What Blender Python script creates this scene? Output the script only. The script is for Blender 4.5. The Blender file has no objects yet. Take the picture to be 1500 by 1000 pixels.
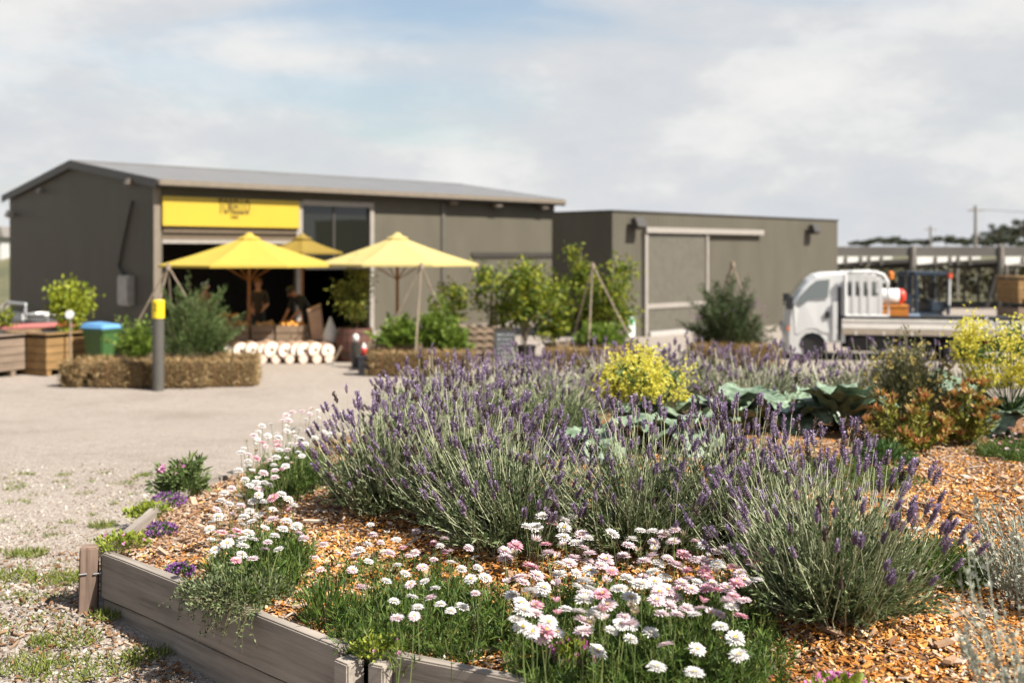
import bpy, bmesh, math, random
import numpy as np
from mathutils import Vector, Matrix

C = bpy.context.scene.collection
SC = bpy.context.scene
R = math.radians
PI = math.pi
F, CX, HY, HC = 1550.0, 750.0, 370.0, 1.75       # lens and eye height measured from the place
rnd = random.Random(7)
rng = np.random.default_rng(11)

# ------------------------------------------------------------------ materials
def srgb(h):
    h = h.lstrip('#')
    v = [int(h[i:i + 2], 16) / 255 for i in (0, 2, 4)]
    return tuple(c / 12.92 if c <= .04045 else ((c + .055) / 1.055) ** 2.4 for c in v)

class NT:
    def __init__(s, name):
        s.m = bpy.data.materials.new(name); s.m.use_nodes = True
        s.t = s.m.node_tree; s.n = s.t.nodes; s.l = s.t.links
        s.b = s.n['Principled BSDF']; s.out = s.n['Material Output']
    def add(s, typ, **kw):
        nd = s.n.new(typ)
        for k, v in kw.items():
            if k.startswith('i_'):
                nd.inputs[k[2:].replace('_', ' ')].default_value = v
            else:
                setattr(nd, k, v)
        return nd
    def link(s, a, b): s.l.new(a, b)
    def ramp(s, fac, stops):
        r = s.add('ShaderNodeValToRGB'); e = r.color_ramp.elements
        while len(e) < len(stops): e.new(.5)
        for k, (p, c) in enumerate(stops):
            e[k].position = p; e[k].color = (*c, 1)
        s.link(fac, r.inputs[0]); return r.outputs[0]
    def noise(s, scale, detail=3, coord='Object', stretch=None, rough=.55):
        tc = s.add('ShaderNodeTexCoord'); src = tc.outputs[coord]
        if stretch:
            mp = s.add('ShaderNodeMapping'); mp.inputs['Scale'].default_value = stretch
            s.link(src, mp.inputs[0]); src = mp.outputs[0]
        nz = s.add('ShaderNodeTexNoise'); nz.inputs['Scale'].default_value = scale
        nz.inputs['Detail'].default_value = detail; nz.inputs['Roughness'].default_value = rough
        s.link(src, nz.inputs['Vector']); return nz.outputs['Fac']
    def bump(s, fac, strength, dist=.01):
        b = s.add('ShaderNodeBump'); b.inputs['Strength'].default_value = strength
        b.inputs['Distance'].default_value = dist
        s.link(fac, b.inputs['Height']); s.link(b.outputs[0], s.b.inputs['Normal'])

KA = .79                                                        # all paints and woods share one measured scale
def mul(c, k): return tuple(min(1, x * k) for x in c)

def plain(name, col, rough=.55, var=.12, scale=6, metal=0., bump=0., bscale=40, spec=.5, stretch=None):
    t = NT(name); col = mul(col, KA)
    f = t.noise(scale, 4, stretch=stretch)
    t.link(t.ramp(f, [(.3, mul(col, 1 - var)), (.7, mul(col, 1 + var))]), t.b.inputs['Base Color'])
    t.b.inputs['Roughness'].default_value = rough; t.b.inputs['Metallic'].default_value = metal
    t.b.inputs['Specular IOR Level'].default_value = spec
    if bump: t.bump(t.noise(bscale, 4, stretch=stretch), bump)
    return t.m

def leafmat(name, cols, transl=.3, rough=.55):
    t = NT(name); g = t.add('ShaderNodeNewGeometry'); cols = [mul(c, .9) for c in cols]
    c = t.ramp(g.outputs['Random Per Island'], [(i / max(1, len(cols) - 1), c) for i, c in enumerate(cols)])
    t.link(c, t.b.inputs['Base Color']); t.b.inputs['Roughness'].default_value = rough
    t.b.inputs['Specular IOR Level'].default_value = .3
    if transl:
        tr = t.add('ShaderNodeBsdfTranslucent'); t.link(c, tr.inputs[0])
        mx = t.add('ShaderNodeMixShader'); mx.inputs[0].default_value = transl
        t.link(t.b.outputs[0], mx.inputs[1]); t.link(tr.outputs[0], mx.inputs[2])
        t.link(mx.outputs[0], t.out.inputs[0])
    return t.m

def woodmat(name, col, dark=.45, axis=0, rough=.8, isl=.25, fine=30):
    t = NT(name); col = mul(col, KA); st = [22, 22, 22]; st[axis] = 1.1
    f = t.noise(fine / 22, 6, stretch=st, rough=.65)
    f2 = t.noise(1.7, 3, stretch=[1.2, 3, 3])
    g = t.add('ShaderNodeNewGeometry')
    m = t.add('ShaderNodeMix', data_type='RGBA', blend_type='MULTIPLY'); m.inputs[0].default_value = 1
    a = t.ramp(f, [(.25, mul(col, dark)), (.5, col), (.75, mul(col, 1.25))])
    ad = t.add('ShaderNodeMath', operation='MULTIPLY_ADD'); ad.inputs[1].default_value = isl; ad.inputs[2].default_value = 1 - isl * .6
    t.link(g.outputs['Random Per Island'], ad.inputs[0])
    ml = t.add('ShaderNodeMath', operation='MULTIPLY'); t.link(ad.outputs[0], ml.inputs[0])
    t.link(t.ramp(f2, [(.3, (.72,) * 3), (.65, (1,) * 3)]), ml.inputs[1])
    t.link(a, m.inputs[6]); t.link(ml.outputs[0], m.inputs[7])
    t.link(m.outputs[2], t.b.inputs['Base Color']); t.b.inputs['Roughness'].default_value = rough
    t.b.inputs['Specular IOR Level'].default_value = .25
    t.bump(f, .5, .004)
    return t.m

def clad(name, col, rough=.5, freq=18, axis='X'):          # ribbed sheet steel
    t = NT(name); col = mul(col, KA); t.b.inputs['Specular IOR Level'].default_value = .1
    tc = t.add('ShaderNodeTexCoord'); w = t.add('ShaderNodeTexWave'); w.wave_type = 'BANDS'; w.bands_direction = axis
    w.inputs['Scale'].default_value = freq / 6.283; t.link(tc.outputs['Object'], w.inputs['Vector'])
    f = t.noise(1.3, 4, stretch=[1, 1, .35])
    t.link(t.ramp(f, [(.3, mul(col, .9)), (.7, mul(col, 1.08))]), t.b.inputs['Base Color'])
    t.b.inputs['Roughness'].default_value = rough
    t.bump(w.outputs['Fac'], .25, .02)
    return t.m

# ------------------------------------------------------------------ mesh helpers
def link(o, parent=None):
    C.objects.link(o)
    if parent is not None: o.parent = parent
    return o

def tag(o, label=None, cat=None, group=None, kind=None):
    if label: o['label'] = label
    if cat: o['category'] = cat
    if group: o['group'] = group
    if kind: o['kind'] = kind
    return o

def thing(name, label, cat, loc=(0, 0, 0), rz=0., group=None):
    o = bpy.data.objects.new(name, None); o.empty_display_size = .2
    link(o); o.location = loc; o.rotation_euler = (0, 0, rz)
    return tag(o, label, cat, group)

def copy_tree(o, parent=None):
    c = o.copy(); C.objects.link(c)
    if parent is not None: c.parent = parent
    for ch in list(o.children): copy_tree(ch, c)
    return c

class MB:
    """gathers shapes for one mesh"""
    def __init__(s): s.v, s.f, s.mi = [], [], []
    def add(s, vs, fs, mi=0, M=None):
        b = len(s.v)
        s.v += [tuple(M @ Vector(p)) if M is not None else tuple(p) for p in vs]
        s.f += [tuple(b + i for i in f) for f in fs]; s.mi += [mi] * len(fs); return s
    def box(s, x0, x1, y0, y1, z0, z1, mi=0, M=None, taper=0.):
        t = taper
        vs = [(x0, y0, z0), (x1, y0, z0), (x1, y1, z0), (x0, y1, z0), (x0 + t, y0 + t, z1), (x1 - t, y0 + t, z1), (x1 - t, y1 - t, z1), (x0 + t, y1 - t, z1)]
        return s.add(vs, [(0, 3, 2, 1), (4, 5, 6, 7), (0, 1, 5, 4), (1, 2, 6, 5), (2, 3, 7, 6), (3, 0, 4, 7)], mi, M)
    def tube(s, pts, rad, n=8, mi=0, cap=True):
        pts = [Vector(p) for p in pts]
        if not hasattr(rad, '__len__'): rad = [rad] * len(pts)
        vs, fs = [], []
        up = Vector((0, 0, 1))
        for i, p in enumerate(pts):
            d = (pts[min(i + 1, len(pts) - 1)] - pts[max(i - 1, 0)]).normalized()
            a = d.cross(up if abs(d.z) < .95 else Vector((1, 0, 0))).normalized(); b = d.cross(a)
            vs += [p + (a * math.cos(2 * PI * k / n) + b * math.sin(2 * PI * k / n)) * rad[i] for k in range(n)]
        for i in range(len(pts) - 1):
            for k in range(n):
                fs.append((i * n + k, i * n + (k + 1) % n, (i + 1) * n + (k + 1) % n, (i + 1) * n + k))
        if cap:
            fs.append(tuple(range(n))); e = (len(pts) - 1) * n; fs.append(tuple(e + n - 1 - k for k in range(n)))
        return s.add(vs, fs, mi)
    def lathe(s, prof, n=16, mi=0, M=None, cap=True):           # prof: (r, z)
        vs, fs = [], []
        for r, z in prof: vs += [(r * math.cos(2 * PI * k / n), r * math.sin(2 * PI * k / n), z) for k in range(n)]
        for i in range(len(prof) - 1):
            for k in range(n): fs.append((i * n + k, i * n + (k + 1) % n, (i + 1) * n + (k + 1) % n, (i + 1) * n + k))
        if cap:
            fs.append(tuple(range(n - 1, -1, -1))); e = (len(prof) - 1) * n; fs.append(tuple(e + k for k in range(n)))
        return s.add(vs, fs, mi, M)
    def prism(s, poly, y0, y1, mi=0, M=None, inset=None):       # poly in (x, z), extruded along y
        n = len(poly); q = inset or poly
        vs = [(x, y0, z) for x, z in poly] + [(x, y1, z) for x, z in q]
        fs = [tuple(range(n)), tuple(range(2 * n - 1, n - 1, -1))] + [(i, n + i, n + (i + 1) % n, (i + 1) % n) for i in range(n)]
        return s.add(vs, fs, mi, M)
    def build(s, name, mats, parent=None, smooth=False, bevel=0.):
        me = bpy.data.meshes.new(name); me.from_pydata(s.v, [], s.f)
        if not isinstance(mats, (list, tuple)): mats = [mats]
        for m in mats: me.materials.append(m)
        me.polygons.foreach_set('material_index', s.mi)
        bm = bmesh.new(); bm.from_mesh(me)
        bmesh.ops.recalc_face_normals(bm, faces=bm.faces)
        if bevel:
            es = [e for e in bm.edges if len(e.link_faces) == 2 and e.calc_face_angle(0) > .5]
            bmesh.ops.bevel(bm, geom=es, offset=bevel, segments=2, affect='EDGES', clamp_overlap=True)
        bm.to_mesh(me); bm.free()
        if smooth: me.shade_smooth()
        me.update()
        return link(bpy.data.objects.new(name, me), parent)

def np_mesh(name, chunks, mats, smooth=False):
    """chunks: (verts (n,3), faces (m,k), material index)"""
    V, LV, LS, LT, MI = [], [], [], [], []; b = 0; ls = 0
    for v, f, mi in chunks:
        if not len(f): continue
        v = np.asarray(v, np.float32).reshape(-1, 3); f = np.asarray(f, np.int32); m, k = f.shape
        V.append(v); LV.append((f + b).ravel()); LS.append(ls + np.arange(m) * k); LT.append(np.full(m, k)); MI.append(np.full(m, mi))
        b += len(v); ls += m * k
    V = np.concatenate(V); LV = np.concatenate(LV); LS = np.concatenate(LS); LT = np.concatenate(LT); MI = np.concatenate(MI)
    me = bpy.data.meshes.new(name)
    me.vertices.add(len(V)); me.vertices.foreach_set('co', V.ravel())
    me.loops.add(len(LV)); me.loops.foreach_set('vertex_index', LV.astype(np.int32))
    me.polygons.add(len(LS)); me.polygons.foreach_set('loop_start', LS.astype(np.int32))
    me.polygons.foreach_set('material_index', MI.astype(np.int32))
    if not isinstance(mats, (list, tuple)): mats = [mats]
    for m in mats: me.materials.append(m)
    me.update(calc_edges=True)
    (me.shade_smooth if smooth else me.shade_flat)()
    return me

def np_obj(name, chunks, mats, parent=None, smooth=False):
    return link(bpy.data.objects.new(name, np_mesh(name, chunks, mats, smooth)), parent)

def unit(v): return v / (np.linalg.norm(v, axis=-1, keepdims=True) + 1e-9)
def rdir(n): return unit(rng.normal(size=(n, 3)))

def leaves(P, D, L, W, mid=.45, bend=0.):
    """one kite-shaped leaf per row; bend lifts (or drops) the tip"""
    n = len(P); P = np.asarray(P, float); D = unit(np.asarray(D, float))
    S = unit(np.cross(D, rdir(n))); N = np.cross(S, D)
    L = np.broadcast_to(np.asarray(L, float), (n,))[:, None]; W = np.broadcast_to(np.asarray(W, float), (n,))[:, None]
    a = P; m = P + D * L * mid; t = P + D * L + N * L * bend
    V = np.stack([a, m + S * W, t, m - S * W], 1).reshape(-1, 3)
    return V, np.arange(4 * n).reshape(n, 4)

def stalks(A, M, B, r0, r1=None, k=3):
    """thin three-sided stems through A, M, B"""
    n = len(A); r1 = r0 if r1 is None else r1
    d = unit(B - A); s = unit(np.cross(d, rdir(n))); u = np.cross(d, s)
    rings = []
    for P, r in ((A, r0), (M, (r0 + r1) / 2), (B, r1)):
        for j in range(k):
            c, q = math.cos(2 * PI * j / k), math.sin(2 * PI * j / k)
            rings.append(P + (s * c + u * q) * r)
    V = np.stack(rings, 1).reshape(-1, 3); fs = []
    base = (np.arange(n) * 3 * k)[:, None]
    for i in range(2):
        for j in range(k):
            fs.append(base + np.array([[i * k + j, i * k + (j + 1) % k, (i + 1) * k + (j + 1) % k, (i + 1) * k + j]]))
    return V, np.concatenate(fs)

def sph(n, r0=0., r1=1.):
    d = rdir(n); return d * (r0 ** 3 + (r1 ** 3 - r0 ** 3) * rng.random((n, 1))) ** (1 / 3)

# ------------------------------------------------------------------ the lie of the land
def sst(a, b, x):
    t = np.clip((x - a) / (b - a), 0, 1); return t * t * (3 - 2 * t)

def ground(x, y):
    return -.6 * sst(7, 17, y) + np.where(y < 5.2, -.13 * np.clip(5.2 - y, 0, 3), 0) + .012 * np.sin(x * 1.7 + y) * np.cos(y * 1.3)
YARD = -.6

def W(px, py, Y): return Vector(((px - CX) / F * Y, Y, HC - (py - HY) / F * Y))
def on(px, Y, z=None):
    x = (px - CX) / F * Y
    return Vector((x, Y, float(ground(x, Y)) if z is None else z))

OUT = [(-2.02, 5.2), (-.62, 3.93), (-.535, 3.90), (.07, 3.6), (.92, 3.12), (1.25, 2.3), (2.8, 2.1), (4.0, 2.7), (5.3, 4.3), (6.0, 6.3), (5.7, 8.7), (4.6, 10.5),
       (2.6, 11.5), (.6, 11.3), (-.75, 10.1), (-1.5, 8.5), (-1.95, 7.0), (-2.08, 6.3)]
BC = np.array((1.5, 6.8))
def _outline(n=360):
    pts = np.array(OUT + [OUT[0]], float); seg = np.linalg.norm(np.diff(pts, axis=0), axis=1); cum = np.r_[0, np.cumsum(seg)]
    t = np.linspace(0, cum[-1], n, endpoint=False)
    return np.stack([np.interp(t, cum, pts[:, 0]), np.interp(t, cum, pts[:, 1])], 1)
_o = _outline(720); _d = _o - BC; _a = np.arctan2(_d[:, 1], _d[:, 0]); _r = np.hypot(_d[:, 0], _d[:, 1]); _s = np.argsort(_a); _a, _r = _a[_s], _r[_s]
_a = np.r_[_a[-1] - 2 * PI, _a, _a[0] + 2 * PI]; _r = np.r_[_r[-1], _r, _r[0]]
def bed_t(x, y):
    dx, dy = np.asarray(x) - BC[0], np.asarray(y) - BC[1]
    return np.hypot(dx, dy) / np.interp(np.arctan2(dy, dx), _a, _r)
def bed(x, y):
    t = bed_t(x, y)
    return .235 + .15 * (1 - np.clip(t, 0, 1) ** 2.2) + .02 * np.sin(3.1 * np.asarray(x) + 1.3) * np.sin(2.7 * np.asarray(y)) * (1 - np.clip(t, 0, 1) ** 4)
def B(px, py):
    """the point of the bed seen at a place in the photograph"""
    z = .3
    for _ in range(12):
        Y = F * (HC - z) / (py - HY); x = (px - CX) / F * Y; z = float(bed(x, Y))
    return Vector((x, Y, z))

# ------------------------------------------------------------------ light, sky, camera
SUN = Vector((.76, -.43, 1.02)).normalized()
w = bpy.data.worlds.new('World'); SC.world = w; w.use_nodes = True
nt = w.node_tree; nd = nt.nodes; lk = nt.links
bg = nd['Background']; sky = nd.new('ShaderNodeTexSky'); sky.sky_type = 'NISHITA'; sky.sun_disc = False
sky.sun_elevation = math.asin(SUN.z); sky.sun_rotation = math.atan2(SUN.x, SUN.y); sky.air_density = 1.2; sky.dust_density = 1.5
lk.new(sky.outputs[0], bg.inputs[0]); bg.inputs[1].default_value = .062
tc = nd.new('ShaderNodeTexCoord')
def wn(scale, stretch, loc, detail=5, rough=.55, dist=0.):
    mp = nd.new('ShaderNodeMapping'); mp.inputs['Scale'].default_value = stretch; mp.inputs['Location'].default_value = loc
    lk.new(tc.outputs['Generated'], mp.inputs[0]); z = nd.new('ShaderNodeTexNoise'); z.inputs['Scale'].default_value = scale
    z.inputs['Detail'].default_value = detail; z.inputs['Roughness'].default_value = rough; z.inputs['Distortion'].default_value = dist
    lk.new(mp.outputs[0], z.inputs['Vector']); return z.outputs['Fac']
def wr(fac, stops):
    r = nd.new('ShaderNodeValToRGB'); e = r.color_ramp.elements
    while len(e) < len(stops): e.new(.5)
    for k, (p, c) in enumerate(stops): e[k].position = p; e[k].color = (*((c,) * 3 if not hasattr(c, '__len__') else c), 1)
    lk.new(fac, r.inputs[0]); return r.outputs[0]
def wm(op, a, b):
    m = nd.new('ShaderNodeMath'); m.operation = op
    for i, x in ((0, a), (1, b)):
        if isinstance(x, (int, float)): m.inputs[i].default_value = x
        else: lk.new(x, m.inputs[i])
    return m.outputs[0]
puff = wn(5.4, (1, 1, 2.3), (.37, 0, .21), 8, .62)                     # heaped low cloud
veil = wn(2.2, (1, 1, 5.0), (1.3, .4, .35), 5, .5, .6)                # thin streaked veil
cloudcol = wr(puff, [(.34, (.575, .60, .635)), (.44, (.61, .625, .65)), (.49, (.63, .64, .655)), (.53, (.67, .675, .68)), (.58, (.72, .72, .718)), (.68, (.77, .765, .75))])
cover = wr(veil, [(.36, .58), (.46, .92), (.56, 1.)])
vd = nd.new('ShaderNodeVectorMath'); vd.operation = 'DISTANCE'; vd.inputs[1].default_value = (-.06, .96, .265)
lk.new(tc.outputs['Generated'], vd.inputs[0])
gap = wr(wm('ADD', vd.outputs['Value'], wm('MULTIPLY', wm('SUBTRACT', veil, .5), .35)), [(.015, 1.), (.17, 0.)])
sz = nd.new('ShaderNodeSeparateXYZ'); lk.new(tc.outputs['Generated'], sz.inputs[0])
high = wr(sz.outputs['Z'], [(.27, 1.), (.60, .22)])                     # broken cloud low down, thinned overhead out of view to cut fill light
cov = wm('MULTIPLY', wm('MULTIPLY', cover, high), wm('SUBTRACT', 1, wm('MULTIPLY', gap, .72)))
bg2 = nd.new('ShaderNodeBackground'); lk.new(cloudcol, bg2.inputs[0]); bg2.inputs[1].default_value = .475
mx = nd.new('ShaderNodeMixShader'); lk.new(cov, mx.inputs[0]); lk.new(bg.outputs[0], mx.inputs[1]); lk.new(bg2.outputs[0], mx.inputs[2])
lk.new(mx.outputs[0], nd['World Output'].inputs[0])

sd = bpy.data.lights.new('sun', 'SUN'); sd.energy = 5.0; sd.angle = R(.55); sd.color = (1, .945, .86)
so = link(bpy.data.objects.new('sun', sd)); so.rotation_euler = (-SUN).to_track_quat('-Z', 'Y').to_euler()

cd = bpy.data.cameras.new('camera'); cam = link(bpy.data.objects.new('camera', cd))
cam.location = (0, 0, HC); cam.rotation_euler = (R(90), 0, 0)
cd.sensor_width = 36; cd.lens = F / 1500 * 36; cd.shift_y = -(500 - HY) / 1500; cd.clip_end = 3000; cd.clip_start = .05
cd.dof.use_dof = True; cd.dof.focus_distance = 4.55; cd.dof.aperture_fstop = 1.8
SC.camera = cam
SC.view_settings.view_transform = 'Standard'; SC.view_settings.look = 'None'; SC.view_settings.exposure = 1.28; SC.view_settings.gamma = 1
SC.cycles.use_denoising = True
SC.cycles.max_bounces = 6; SC.cycles.transparent_max_bounces = 6; SC.cycles.caustics_reflective = False; SC.cycles.caustics_refractive = False

# ------------------------------------------------------------------ ground
def gravelmat():
    t = NT('gravel')
    a = t.noise(.35, 4, 'Generated'); tc = t.add('ShaderNodeTexCoord')
    v = t.add('ShaderNodeTexVoronoi'); v.inputs['Scale'].default_value = 75; t.link(tc.outputs['Object'], v.inputs['Vector'])
    v2 = t.add('ShaderNodeTexVoronoi'); v2.inputs['Scale'].default_value = 28; t.link(tc.outputs['Object'], v2.inputs['Vector'])
    sep = t.add('ShaderNodeSeparateColor'); t.link(v.outputs['Color'], sep.inputs[0])
    big = t.noise(.55, 4); fine = t.noise(6, 5)
    c1 = t.ramp(sep.outputs[0], [(0, (.165, .133, .108)), (.18, (.225, .194, .165)), (.7, (.276, .243, .211)), (1, (.318, .288, .257))])
    c2 = t.ramp(big, [(.32, (.84, .82, .79)), (.45, (.97, .96, .95)), (.68, (1.05, 1.04, 1.03))])
    c3 = t.ramp(fine, [(.3, (.88, .86, .84)), (.7, (1, 1, 1))])
    m = t.add('ShaderNodeMix', data_type='RGBA', blend_type='MULTIPLY'); m.inputs[0].default_value = 1
    t.link(c1, m.inputs[6]); t.link(c2, m.inputs[7])
    m2 = t.add('ShaderNodeMix', data_type='RGBA', blend_type='MULTIPLY'); m2.inputs[0].default_value = 1
    t.link(m.outputs[2], m2.inputs[6]); t.link(c3, m2.inputs[7])
    t.link(m2.outputs[2], t.b.inputs['Base Color']); t.b.inputs['Roughness'].default_value = .9
    t.b.inputs['Specular IOR Level'].default_value = .15
    ad = t.add('ShaderNodeMath', operation='ADD'); t.link(v.outputs['Distance'], ad.inputs[0]); t.link(v2.outputs['Distance'], ad.inputs[1])
    t.bump(ad.outputs[0], .55, .012)
    return t.m
M_gravel = gravelmat()
xs = np.r_[-420, -200, -90, np.arange(-44, 44.1, 1.0), 90, 200, 420]; ys = np.r_[-60, -20, -8, np.arange(-3, 20, .4), np.arange(20, 60, 2), 80, 120, 200, 400, 700]
gx, gy = np.meshgrid(xs, ys, indexing='ij'); gz = ground(gx, gy)
nx, ny = gx.shape; idx = np.arange(nx * ny).reshape(nx, ny)
q = np.stack([idx[:-1, :-1], idx[1:, :-1], idx[1:, 1:], idx[:-1, 1:]], -1).reshape(-1, 4)
tag(np_obj('ground', [(np.stack([gx, gy, gz], -1), q, 0)], M_gravel, smooth=True), kind='structure')

def fieldmat():
    t = NT('field_grass'); f = t.noise(.12, 6); g = t.noise(1.7, 5)
    m = t.add('ShaderNodeMix', data_type='RGBA', blend_type='MULTIPLY'); m.inputs[0].default_value = 1
    t.link(t.ramp(f, [(.3, (.06, .065, .025)), (.6, (.11, .10, .045)), (.8, (.14, .12, .06))]), m.inputs[6])
    t.link(t.ramp(g, [(.3, (.6,) * 3), (.7, (1,) * 3)]), m.inputs[7]); t.link(m.outputs[2], t.b.inputs['Base Color'])
    t.b.inputs['Roughness'].default_value = .95; return t.m
fx, fy = np.meshgrid(np.r_[-420, -150, np.arange(-80, 81, 8), 150, 420], np.r_[47, 50, 55, 60, 66, 72, 80, 100, 150, 250, 700], indexing='ij')
fz = YARD + .006 + 2.1 * sst(52, 76, fy) + 1.2 * sst(80, 250, fy) + .25 * np.sin(fx * .13) * sst(55, 80, fy)
nx, ny = fx.shape; idx = np.arange(nx * ny).reshape(nx, ny)
q = np.stack([idx[:-1, :-1], idx[1:, :-1], idx[1:, 1:], idx[:-1, 1:]], -1).reshape(-1, 4)
tag(np_obj('field', [(np.stack([fx, fy, fz], -1), q, 0)], fieldmat(), smooth=True), kind='structure')
def field_z(x, y): return YARD + 2.1 * float(sst(52, 76, y)) + 1.2 * float(sst(80, 250, y))

# bed soil sheet
def soilmat():
    t = NT('mulched_soil'); v = t.add('ShaderNodeTexVoronoi'); v.inputs['Scale'].default_value = 60
    tc = t.add('ShaderNodeTexCoord'); t.link(tc.outputs['Object'], v.inputs['Vector'])
    sep = t.add('ShaderNodeSeparateColor'); t.link(v.outputs['Color'], sep.inputs[0])
    t.link(t.ramp(sep.outputs[0], [(0, (.045, .022, .01)), (.4, (.14, .06, .02)), (1, (.24, .12, .045))]), t.b.inputs['Base Color'])
    t.b.inputs['Roughness'].default_value = .95; t.bump(v.outputs['Distance'], .8, .01); return t.m
rings = [.0, .2, .4, .55, .7, .82, .9, .96, .995]; po = _outline(160)
V = []; FQ = []
for t_ in rings:
    p = BC + (po - BC) * t_; V.append(np.c_[p, bed(p[:, 0], p[:, 1])])
n = len(po)
for i in range(len(rings) - 1):
    k = np.arange(n); FQ.append(np.stack([i * n + k, i * n + (k + 1) % n, (i + 1) * n + (k + 1) % n, (i + 1) * n + k], 1))
tag(np_obj('bed_soil', [(np.concatenate(V), np.concatenate(FQ), 0)], soilmat(), smooth=True), kind='structure')

# ------------------------------------------------------------------ wood chips on the bed and spilled beside it
def chips_at(P, Lr, Wr, Tr, tilt=.35):
    n = len(P); yaw = rng.random(n) * 2 * PI
    tx, ty = rng.normal(size=n) * tilt, rng.normal(size=n) * tilt
    X = unit(np.stack([np.cos(yaw), np.sin(yaw), tx], 1)); Yv = unit(np.stack([-np.sin(yaw), np.cos(yaw), ty], 1)); Z = np.cross(X, Yv)
    L = (Lr[0] + (Lr[1] - Lr[0]) * rng.random(n) ** 2)[:, None] / 2; Wd = (Wr[0] + (Wr[1] - Wr[0]) * rng.random(n) ** 1.5)[:, None] / 2
    T = (Tr[0] + (Tr[1] - Tr[0]) * rng.random(n))[:, None]
    k1 = (.5 + .5 * rng.random((n, 1)))
    c = [P - X * L - Yv * Wd * k1, P + X * L - Yv * Wd, P + X * L * .9 + Yv * Wd * k1, P - X * L * .9 + Yv * Wd]
    V = np.stack(c + [q + Z * T for q in c], 1).reshape(-1, 3); b = (np.arange(n) * 8)[:, None]
    fs = np.concatenate([b + np.array([f]) for f in ((4, 5, 6, 7), (0, 1, 5, 4), (1, 2, 6, 5), (2, 3, 7, 6), (3, 0, 4, 7))])
    return V, fs
def chipmat(name, cols):
    t = NT(name); g = t.add('ShaderNodeNewGeometry')
    cols = [(p, mul(c, .84)) for p, c in cols]; c = t.ramp(g.outputs['Random Per Island'], cols); f = t.noise(30, 3, stretch=[1, 1, 1])
    m = t.add('ShaderNodeMix', data_type='RGBA', blend_type='MULTIPLY'); m.inputs[0].default_value = 1
    t.link(c, m.inputs[6]); t.link(t.ramp(f, [(.3, (.7,) * 3), (.65, (1,) * 3)]), m.inputs[7])
    f3 = t.noise(1.6, 4); m3 = t.add('ShaderNodeMix', data_type='RGBA', blend_type='MULTIPLY'); m3.inputs[0].default_value = 1     # damp and dry patches
    t.link(m.outputs[2], m3.inputs[6]); t.link(t.ramp(f3, [(.34, (.74, .68, .64)), (.50, (1.05, 1.03, 1.0)), (.66, (1.2, 1.2, 1.22))]), m3.inputs[7])
    t.link(m3.outputs[2], t.b.inputs['Base Color']); t.b.inputs['Roughness'].default_value = .85; t.b.inputs['Specular IOR Level'].default_value = .2
    return t.m
M_chip_o = chipmat('orange_chips', [(0, (.24, .085, .015)), (.18, (.52, .200, .036)), (.55, (.66, .31, .075)), (.82, (.70, .43, .18)), (1, (.72, .59, .44))])
M_chip_g = chipmat('weathered_chips', [(0, (.14, .065, .035)), (.22, (.32, .19, .105)), (.6, (.44, .31, .215)), (1, (.56, .48, .40))])
def scatter_bed(n, x0, x1, y0, y1):
    p = np.c_[x0 + (x1 - x0) * rng.random(n), y0 + (y1 - y0) * rng.random(n)]
    p = p[bed_t(p[:, 0], p[:, 1]) < .985]
    return np.c_[p, bed(p[:, 0], p[:, 1]) + .004 + .012 * rng.random(len(p))]
P = np.concatenate([scatter_bed(46000, -2.1, 2.4, 3.0, 5.4), scatter_bed(28000, -2.1, 3.6, 5.4, 7.6), scatter_bed(6000, 2.2, 4.5, 2.8, 5.6), scatter_bed(5000, -2.1, 6, 7.6, 11.4)])
pale = 1 / (1 + np.exp((P[:, 0] + 1.25 + .25 * np.sin(P[:, 1] * 4)) * 4)) * .78 + .20 + .45 * sst(5.8, 7.2, P[:, 1]) * (P[:, 0] > 1.5)
isg = rng.random(len(P)) < pale
va, fa = chips_at(P[~isg], (.012, .050), (.005, .014), (.002, .005)); vb, fb = chips_at(P[isg], (.012, .048), (.005, .016), (.002, .005))
nl = 760; PL = scatter_bed(nl, -2., 3.2, 3.0, 7.5); PL[:, 2] += .01                 # a few long pale splinters
vc, fc = chips_at(PL, (.04, .12), (.014, .040), (.005, .012), .2)
tag(np_obj('wood_chips', [(va, fa, 0), (vb, fb, 1), (vc, fc, 1)], [M_chip_o, M_chip_g]), kind='stuff')
# loose stones and chips on the gravel near the bed
def scatter_yard(n, x0, x1, y0, y1, keep):
    p = np.c_[x0 + (x1 - x0) * rng.random(n), y0 + (y1 - y0) * rng.random(n)]
    p = p[(bed_t(p[:, 0], p[:, 1]) > 1.012)]; p = p[keep(p)]
    return np.c_[p, ground(p[:, 0], p[:, 1])]
P = scatter_yard(64000, -4.6, .6, 3.4, 9.5, lambda p: rng.random(len(p)) < np.clip(1.0 - (p[:, 1] - 4) / 5.3, 0, 1))
va, fa = chips_at(P + [0, 0, -.002], (.008, .026), (.007, .02), (.004, .012), .45)
sp = scatter_yard(16000, -2.9, .9, 3.2, 6.2, lambda p: rng.random(len(p)) < np.exp(-(bed_t(p[:, 0], p[:, 1]) - 1.0) * 9))
vb, fb = chips_at(sp + [0, 0, .006], (.014, .06), (.006, .018), (.002, .006), .4)
tag(np_obj('loose_gravel', [(va, fa, 0)], chipmat('gravel_stones', [(0, (.17, .12, .09)), (.2, (.29, .24, .195)), (.6, (.37, .325, .28)), (1, (.48, .45, .41))])), kind='stuff')
tag(np_obj('spilled_chips', [(vb, fb, 0)], chipmat('spilled', [(0, (.10, .05, .02)), (.35, (.24, .125, .055)), (.7, (.31, .20, .12)), (1, (.42, .34, .27))])), kind='stuff')

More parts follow.
